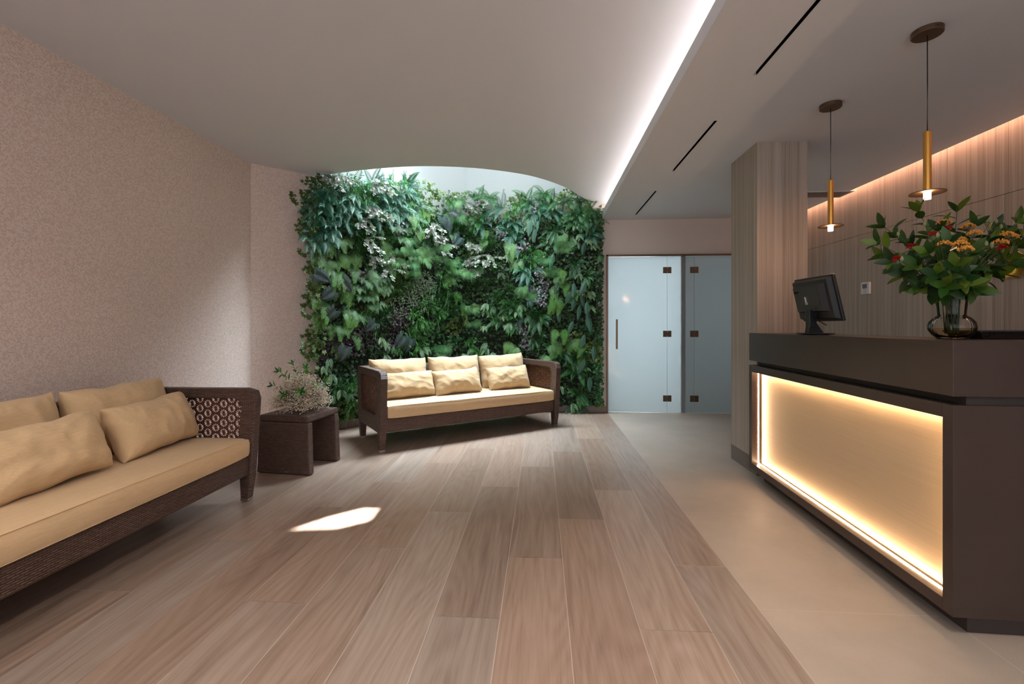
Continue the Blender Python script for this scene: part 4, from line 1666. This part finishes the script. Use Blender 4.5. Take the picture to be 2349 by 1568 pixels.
def p_fanpalm(r_):
    mb = MB()
    for k in range(3):
        a0 = R(r_.uniform(-120, -60) + (k - 1) * 40)
        hub = Vector((math.cos(a0) * .05, -.09 - .03 * k, .05 + r_.uniform(-.03, .03)))
        mb.tube([Vector((0, 0, 0)), hub * .6 + Z_ * .03, hub], .0022, 3, col=G['palm'][1], cap=False)
        c = jitter(r_.choice(G['palm']), r_, .12)
        nl = 15
        for j in range(nl):
            a = a0 + R(-100 + 200 * j / (nl - 1))
            d = Vector((math.cos(a), -.35, math.sin(a))).normalized()
            L = .115 * r_.uniform(.85, 1.1) * (1 - .25 * abs(j / (nl - 1) - .5) * 2)
            side = d.cross(-Y_).normalized()
            p1 = hub + d * L * .5
            p2 = hub + d * L - Z_ * .022
            w = .0052
            mb.add([hub, p1 + side * w, p2, p1 - side * w], [(0, 1, 2), (0, 2, 3)], (c[0] * r_.uniform(.85, 1.15), c[1] * r_.uniform(.9, 1.1), c[2]))
    return mb


def p_feather(r_):
    mb = MB()
    for k in range(4):
        a = R(r_.uniform(-160, -20))
        d = vdir(a, r_.uniform(.6, 1.1), .9)
        pinnate(mb, (0, -.01, 0), d, .20 * r_.uniform(.8, 1.1), .105, G['palm'], r_, 1.9, 14, .0085, .6)
    return mb


def p_grass(r_, n=46, L=.26):
    mb = MB()
    for k in range(n):
        a = R(r_.gauss(80, 60))
        d = vdir(a, r_.uniform(.35, 1.3), .3)
        LL = L * r_.uniform(.6, 1.15)
        p = Vector((r_.uniform(-.015, .015), 0, r_.uniform(-.015, .015)))
        c = jitter(r_.choice(G['grass']), r_, .18)
        side = d.cross(Z_)
        side = side.normalized() if side.length > .05 else X_
        vs = []
        ns = 7
        for i in range(ns + 1):
            t_ = i / ns
            w = .0028 * (1 - t_ ** 2) + .0003
            vs += [p + side * w, p - side * w]
            d = (d - Z_ * .30 * (t_ + .25)).normalized()
            p = p + d * LL / ns
        mb.add(vs, [(2 * i, 2 * i + 1, 2 * i + 3, 2 * i + 2) for i in range(ns)], c)
    return mb


def disc_leaf(mb, c, nrm, r0, col, k=7, el=1.0):
    nrm = Vector(nrm).normalized()
    a_ = nrm.cross(Z_)
    a_ = a_.normalized() if a_.length > .05 else X_
    b_ = nrm.cross(a_)
    vs = [Vector(c) + a_ * r0 * math.cos(2 * math.pi * i / k) + b_ * r0 * el * math.sin(2 * math.pi * i / k) for i in range(k)]
    mb.add(vs, [tuple(range(k))], col)


def p_euca(r_):
    mb = MB()
    for k in range(4):
        a = R(r_.uniform(-170, -10))
        d = vdir(a, r_.uniform(.5, 1.0), .5)
        p = Vector((0, -.02, 0))
        pts = [p.copy()]
        for i in range(7):
            d = (d - Z_ * .09 + X_ * r_.uniform(-.12, .12)).normalized()
            p = p + d * .027
            pts.append(p.copy())
            for sg in (-1, 1):
                c = p + X_ * sg * .011 + Vector((r_.uniform(-.006, .006), r_.uniform(-.008, .004), r_.uniform(-.006, .006)))
                disc_leaf(mb, c, (r_.uniform(-.8, .8), -1, r_.uniform(-.3, 1.2)), r_.uniform(.010, .0175), jitter(r_.choice(G['silver']), r_, .1), 8)
        mb.tube(pts, .0009, 3, col=G['mid'][0], cap=False)
    return mb


def p_mauve(r_):
    mb = MB()
    for k in range(22):
        p = Vector((r_.uniform(-.055, .055), r_.uniform(-.07, -.01), r_.uniform(-.075, .065)))
        a = R(r_.uniform(-150, -30))
        leaf(mb, p, (math.cos(a), -.5, math.sin(a)), (0, -1, .6), r_.uniform(.030, .044), r_.uniform(.022, .030), .3, jitter(r_.choice(G['mauve']), r_, .15), 4, .1)
    return mb


def p_monstera(r_, Ls=.17):
    """one large split leaf on its stalk: heart-shaped blade whose outer half is cut into fingers"""
    mb = MB()
    c = jitter(r_.choice(G['slate']), r_, .1)
    mb.tube([Vector((0, .0, .06)), Vector((0, -.06, .07)), Vector((0, -.085, .03))], .003, 4, col=G['cast'][2], cap=False)
    base = Vector((0, -.085, .03))

    def edge(t_):
        w_ = .088 * math.sin(math.pi * (.22 + .78 * t_)) ** .75 if t_ < 1 else 0
        return w_, (1 - t_) * .055 - t_ * .012      # half width, how far the edge swings back up

    n_ = 6
    for sg in (-1, 1):
        inner0 = None
        for i in range(n_):
            t0, t1 = i / n_, (i + 1) / n_
            m0 = base - Z_ * Ls * t0 + Y_ * -.012 * math.sin(math.pi * t0)
            m1 = base - Z_ * Ls * t1 + Y_ * -.012 * math.sin(math.pi * t1)
            q = []
            for t_, f_ in ((t0, .0), (t0, .5), (t0 + .012, 1.0), ((t0 + t1) / 2, 1.06), (t1 - .035, 1.0), (t1, .5), (t1, .0)):
                w_, up_ = edge(min(t_, 1))
                mid = base - Z_ * Ls * t_
                q.append(mid + X_ * sg * w_ * f_ + Z_ * up_ * f_ + Y_ * (-.012 * math.sin(math.pi * t_) + .030 * (f_ - .45) ** 2 - .006))
            fs_ = [(0, 1, 5, 6), (1, 2, 3, 4, 5)]
            if sg < 0:
                fs_ = [tuple(reversed(f)) for f in fs_]
            k_ = 1 - .08 * (i % 2)
            mb.add(q, fs_, (c[0] * k_, c[1] * k_, c[2] * k_))
    tip = base - Z_ * Ls
    mb.add([tip + X_ * .010 + Y_ * .0, tip - Z_ * .022, tip - X_ * .010], [(0, 1, 2)], c)
    return mb


def p_cast(r_):
    mb = MB()
    a = R(r_.uniform(-105, -75))
    p = Vector((0, -.055, .0))
    mb.tube([Vector((0, .02, .03)), Vector((0, -.04, .035)), p], .0025, 4, col=G['cast'][1], cap=False)
    leaf(mb, p, (math.cos(a), -.30, math.sin(a)), (0, -1, .2), .20 * r_.uniform(.85, 1.15), .068, .25, jitter(r_.choice(G['cast']), r_, .1), 9, -.22, 1.0)
    return mb


def p_purple(r_):
    mb = MB()
    for k in range(34):
        p = Vector((r_.uniform(-.075, .075), r_.uniform(-.075, -.01), r_.uniform(-.065, .06)))
        a = R(r_.uniform(-170, 0))
        leaf(mb, p, (math.cos(a), -.6, math.sin(a)), (0, -1, .6), r_.uniform(.030, .042), r_.uniform(.011, .016), .4, jitter(r_.choice(G['purple']), r_, .25), 3, .35)
    return mb


def p_strap(r_):
    mb = MB()
    for k in range(3):
        a = R(r_.uniform(-125, -55))
        d = vdir(a, r_.uniform(.4, .8), .5)
        pinnate(mb, (r_.uniform(-.02, .02), -.03, 0), d, .135 * r_.uniform(.8, 1.2), .044, G['strap'], r_, 1.2, 15, .0085, .8)
    return mb


def p_bamboo(r_):
    mb = MB()
    for k in range(9):
        a = R(r_.uniform(-170, 160))
        d = vdir(a, r_.uniform(.6, 1.2), .4)
        p = Vector((0, -.01, 0))
        c = jitter(r_.choice(G['bamboo']), r_, .15)
        for i in range(9):
            d = (d - Z_ * .10).normalized()
            p = p + d * .014
            for j in range(3):
                dd = (d + Vector((r_.uniform(-1, 1), r_.uniform(-1, .3), r_.uniform(-1, .6)))).normalized()
                sd = dd.cross(-Y_)
                sd = sd.normalized() if sd.length > .05 else X_
                simple_leaf(mb, p, dd, sd, r_.uniform(.028, .046), .0055, (c[0] * r_.uniform(.8, 1.2), c[1] * r_.uniform(.85, 1.15), c[2]), .4)
    return mb


def p_maple(r_):
    mb = MB()
    for k in range(11):
        c = Vector((r_.uniform(-.075, .075), r_.uniform(-.10, -.02), r_.uniform(-.08, .08)))
        lobed(mb, c, (r_.uniform(-.6, .6), -1, r_.uniform(-.1, .7)), (r_.uniform(-.5, .5), 0, -1), r_.uniform(.022, .036), jitter(r_.choice(G['maple']), r_, .18), 5, .38)
    return mb


def p_sedum(r_):
    mb = MB()
    for k in range(30):
        c = Vector((r_.uniform(-.06, .06), r_.uniform(-.085, -.02), r_.uniform(-.07, .07)))
        for j in range(7):
            a = j * .9 + k
            d = Vector((math.cos(a), -.8, math.sin(a))).normalized()
            simple_leaf(mb, c, d, Vector((-math.sin(a), 0, math.cos(a))), .013, .008, jitter(r_.choice(G['sedum']), r_, .15), 0)
    return mb


def p_ivy(r_):
    mb = MB()
    for k in range(26):
        c = Vector((r_.uniform(-.09, .09), r_.uniform(-.07, -.0), r_.uniform(-.10, .10)))
        lobed(mb, c, (r_.uniform(-.7, .7), -1, r_.uniform(-.2, .8)), (r_.uniform(-.5, .5), 0, -1), r_.uniform(.013, .021), jitter(r_.choice(G['ivy']), r_, .25), 5, .35)
    return mb


def zz(lst):
    return [(680 + x * .3954, 360 + y * .3954) for x, y in lst]


PLANTS = [
    ('sword_fern', lambda r_: p_sword(r_, G['blue']), 4, .10, zz([(150, 230), (250, 300), (330, 190), (420, 220), (520, 240), (610, 225), (690, 290), (110, 390), (270, 360), (180, 150), (340, 260), (560, 180), (100, 300), (200, 210),
        (1190, 290), (1245, 430), (1300, 640), (1320, 700), (1730, 370), (1090, 310), (130, 440), (440, 150), (480, 300), (1380, 300), (1480, 300), (640, 160)])),
    ('soft_fern', lambda r_: p_sword(r_, G['mid'], 9, .27, .090), 3, .09, zz([(1490, 420), (1430, 910), (1190, 950), (1620, 1150), (1640, 1380), (1550, 1130), (1620, 620), (1430, 270), (1440, 210), (1640, 250), (1700, 300), (1560, 250), (880, 240), (650, 170), (1120, 230), (1710, 330), (1330, 260), (1270, 860), (1650, 300), (430, 640), (700, 480), (1000, 560), (1390, 950)])),
    ('lady_fern', p_lady, 5, .13, zz([(170, 500), (260, 470), (280, 570), (160, 630), (270, 670), (490, 470), (520, 530), (1100, 425), (1240, 500), (1250, 545), (870, 595), (920, 785), (120, 810), (150, 900), (180, 890), (275, 890), (262, 975), (310, 930), (1540, 655), (1565, 725), (1490, 750), (1500, 810),
        (1240, 1070), (1280, 1100), (1510, 1000), (1500, 1070), (1600, 1065), (1640, 1050), (740, 300), (450, 660), (110, 560), (220, 600), (330, 560), (1450, 1150), (1560, 1000), (650, 330), (240, 740)])),
    ('fan_palm', p_fanpalm, 5, .13, zz([(640, 500), (670, 570), (620, 630), (640, 690), (830, 550), (800, 600), (920, 690), (960, 690), (900, 380), (890, 300), (1560, 520), (1550, 560), (1450, 610), (1460, 690), (1320, 790), (960, 880), (970, 900), (820, 1110), (1000, 980), (590, 560), (740, 560), (700, 620), (880, 620), (1340, 820), (1540, 500), (900, 270), (560, 640)])),
    ('parlour_palm', p_feather, 4, .12, zz([(490, 330), (560, 400), (380, 800), (410, 850), (400, 710), (440, 700), (820, 1140), (930, 360), (620, 470), (500, 640), (760, 520), (1000, 640), (680, 540), (460, 740)])),
    ('grass_tuft', p_grass, 5, .10, zz([(350, 470), (380, 520), (560, 730), (640, 410), (560, 480), (920, 410), (960, 430), (760, 560), (1120, 510), (1150, 660), (1180, 820), (860, 820), (870, 880), (900, 840), (460, 890), (480, 920), (820, 950), (320, 1370), (250, 1350), (700, 440), (540, 460), (1040, 640), (780, 810), (830, 760), (600, 760), (1170, 860), (330, 450), (640, 700), (1230, 780), (740, 880)])),
    ('eucalyptus_sprig', p_euca, 4, .16, zz([(230, 130), (190, 110), (450, 165), (500, 160), (400, 360), (380, 390), (440, 290), (470, 320), (420, 470), (430, 510), (450, 580), (560, 590), (530, 650), (790, 390), (800, 450), (820, 490), (840, 520), (1000, 500), (1050, 510), (1110, 570), (1130, 590), (1040, 580), (1020, 650), (950, 250), (1040, 280), (1100, 250), (260, 110), (1080, 600), (500, 170), (1000, 270), (770, 420)])),
    ('nerve_plant', p_mauve, 3, .12, zz([(560, 430), (590, 410), (330, 650), (360, 680), (1180, 430), (1320, 500), (1370, 310), (1200, 460), (1400, 640), (1420, 700), (1430, 780), (1380, 760), (1400, 840), (1310, 1000), (1330, 1060), (1340, 1100), (1290, 970), (1290, 520), (850, 480), (900, 490), (1360, 800), (1440, 740), (1420, 830), (1340, 1030)])),
    ('monstera_leaf', p_monstera, 4, .17, zz([(120, 690), (265, 730), (185, 790), (205, 900), (435, 970), (265, 1120), (640, 1070), (830, 370), (920, 480), (910, 330), (600, 1060), (860, 390)])),
    ('cast_iron_leaf', p_cast, 5, .17, zz([(1360, 370), (1385, 420), (1490, 565), (1665, 500), (1525, 725), (1610, 730), (1685, 720), (1510, 880), (1610, 820), (1685, 840), (1640, 860), (1605, 950), (1690, 930), (1315, 910), (1675, 1030), (1720, 1090), (1675, 1170), (1700, 1270), (1590, 780), (1650, 790), (1700, 900)])),
    ('inch_plant', p_purple, 3, .11, zz([(590, 900), (600, 870), (570, 960), (560, 1000), (250, 1040), (290, 1050), (170, 1080), (210, 1050), (340, 1010), (180, 1110), (620, 920), (400, 1000), (230, 1080)])),
    ('strap_fern', p_strap, 4, .14, zz([(195, 650), (450, 730), (510, 760), (1240, 580), (1225, 570), (1650, 680), (1680, 710), (1700, 780), (510, 1070), (495, 1050), (180, 1170), (200, 1260), (1300, 860), (1290, 890), (1140, 870), (1100, 850), (1090, 980), (1110, 1110), (1010, 1110), (720, 1110), (740, 1100), (260, 1350), (200, 1380), (1340, 400), (1350, 360), (1620, 400), (1690, 420), (1640, 450), (1700, 480), (1540, 1330)])),
    ('bamboo_fern', p_bamboo, 4, .12, zz([(340, 160), (420, 150), (540, 145), (640, 190), (1040, 350), (1270, 270), (1370, 550), (830, 650), (740, 830), (680, 960), (640, 990), (700, 1000), (650, 1050), (1010, 1050), (1010, 1090), (880, 630), (290, 140), (580, 160), (480, 200), (1060, 370), (1290, 300), (1400, 560), (760, 860), (660, 1020), (1340, 560), (370, 180), (700, 940), (1460, 1230)])),
    ('grape_ivy', p_maple, 4, .12, zz([(90, 170), (60, 240), (55, 300), (50, 330), (80, 360), (90, 430), (85, 590), (75, 640), (90, 690), (100, 860), (85, 800), (100, 970), (85, 1050), (105, 1090), (110, 1120), (750, 180), (780, 225), (820, 230), (740, 220), (900, 235), (960, 245), (1310, 245), (1560, 215), (1590, 205), (1640, 235), (160, 150), (700, 180), (1240, 260), (860, 260), (100, 520), (110, 740), (120, 920)])),
    ('stonecrop', p_sedum, 3, .13, zz([(700, 710), (740, 740), (720, 770), (680, 800), (660, 850), (690, 700), (760, 760), (650, 820), (780, 720), (730, 700), (700, 760), (620, 840), (760, 800)])),
]
DENSE = ('sword_fern', 'soft_fern', 'lady_fern', 'parlour_palm', 'grass_tuft', 'bamboo_fern', 'strap_fern', 'grape_ivy', 'inch_plant', 'stonecrop')
for (name, fn, nvar, off, places) in PLANTS:
    base = []
    for v in range(nvar):
        r_ = random.Random(sum(ord(ch) for ch in name) * 7 + v)
        base.append(fn(r_).build(name, M['leaf'], LW, uv=False))
    used = set()
    if name in DENSE:
        places = places + [(x + rp.uniform(-26, 26), y + rp.uniform(2, 40)) for x, y in places]
    for i, (px, py) in enumerate(places[:98]):
        p, n_ = wall_pt(px, py, off * rp.uniform(.75, 1.15))
        v = i % nvar
        if v in used:
            o = base[v].copy()
            COL.objects.link(o)
        else:
            o = base[v]
            used.add(v)
        o.parent = LW
        rz = math.atan2(n_.y, n_.x) + math.pi / 2 + rp.uniform(-.25, .25)
        roll = 0.0 if name in ('grass_tuft',) else rp.uniform(-.25, .25)
        if name == 'monstera_leaf':
            roll = rp.choice((-1.0, -.5, .4, .9)) * rp.uniform(.7, 1.1)
        s_ = rp.uniform(.88, 1.14) * (.86 if name in ('monstera_leaf',) else 1.0)
        o.matrix_local = Matrix.Translation(p - Vector((-0.9, 6.2, 0))) @ Matrix.Rotation(rz, 4, 'Z') @ Matrix.Rotation(roll, 4, 'Y') @ Matrix.Scale(s_, 4)

# the dense small ivy between the larger plants
mb = MB()
ri_ = random.Random(9)
for k in range(14000):
    s = ri_.uniform(-.0, L_TOT + .03)
    zt = top_at(max(0, min(L_TOT, s)))
    z = .10 + (zt - .12 - .10) * ri_.random()
    if k % 9 == 0:
        z = zt - ri_.uniform(0, .28)
    if k % 14 == 0:
        s = ri_.choice((0.02, L_TOT)) + ri_.uniform(-.06, .05)
    wob = noise.noise(Vector((s * 2.2, z * 2.2, 1.7)))
    off = .075 + .05 * wob + ri_.uniform(-.02, .045)
    p, n_ = wall_uv(max(0.0, s), z, off)
    if s < 0:
        p = p + eD * s
    t1 = Vector((-n_.y, n_.x, 0))
    nr = n_ + t1 * ri_.uniform(-.8, .8) + Z_ * ri_.uniform(-.2, .9)
    zone = noise.noise(Vector((s * 1.4 + 9, z * 1.6, 4.0)))
    cols = G['ivy'] if zone < .1 else (G['maple'] if zone > .32 else G['mid'])
    rr = ri_.uniform(.017, .031) if zone < .32 else ri_.uniform(.020, .034)
    lobed(mb, p - Vector((-0.9, 6.2, 0)), nr, Z_ * -1 + t1 * ri_.uniform(-.6, .6), rr, jitter(ri_.choice(cols), ri_, .3), 5 if k % 3 else 3, .36)
tag(mb.build('ivy_foliage', M['leaf'], LW, uv=False), kind='stuff')
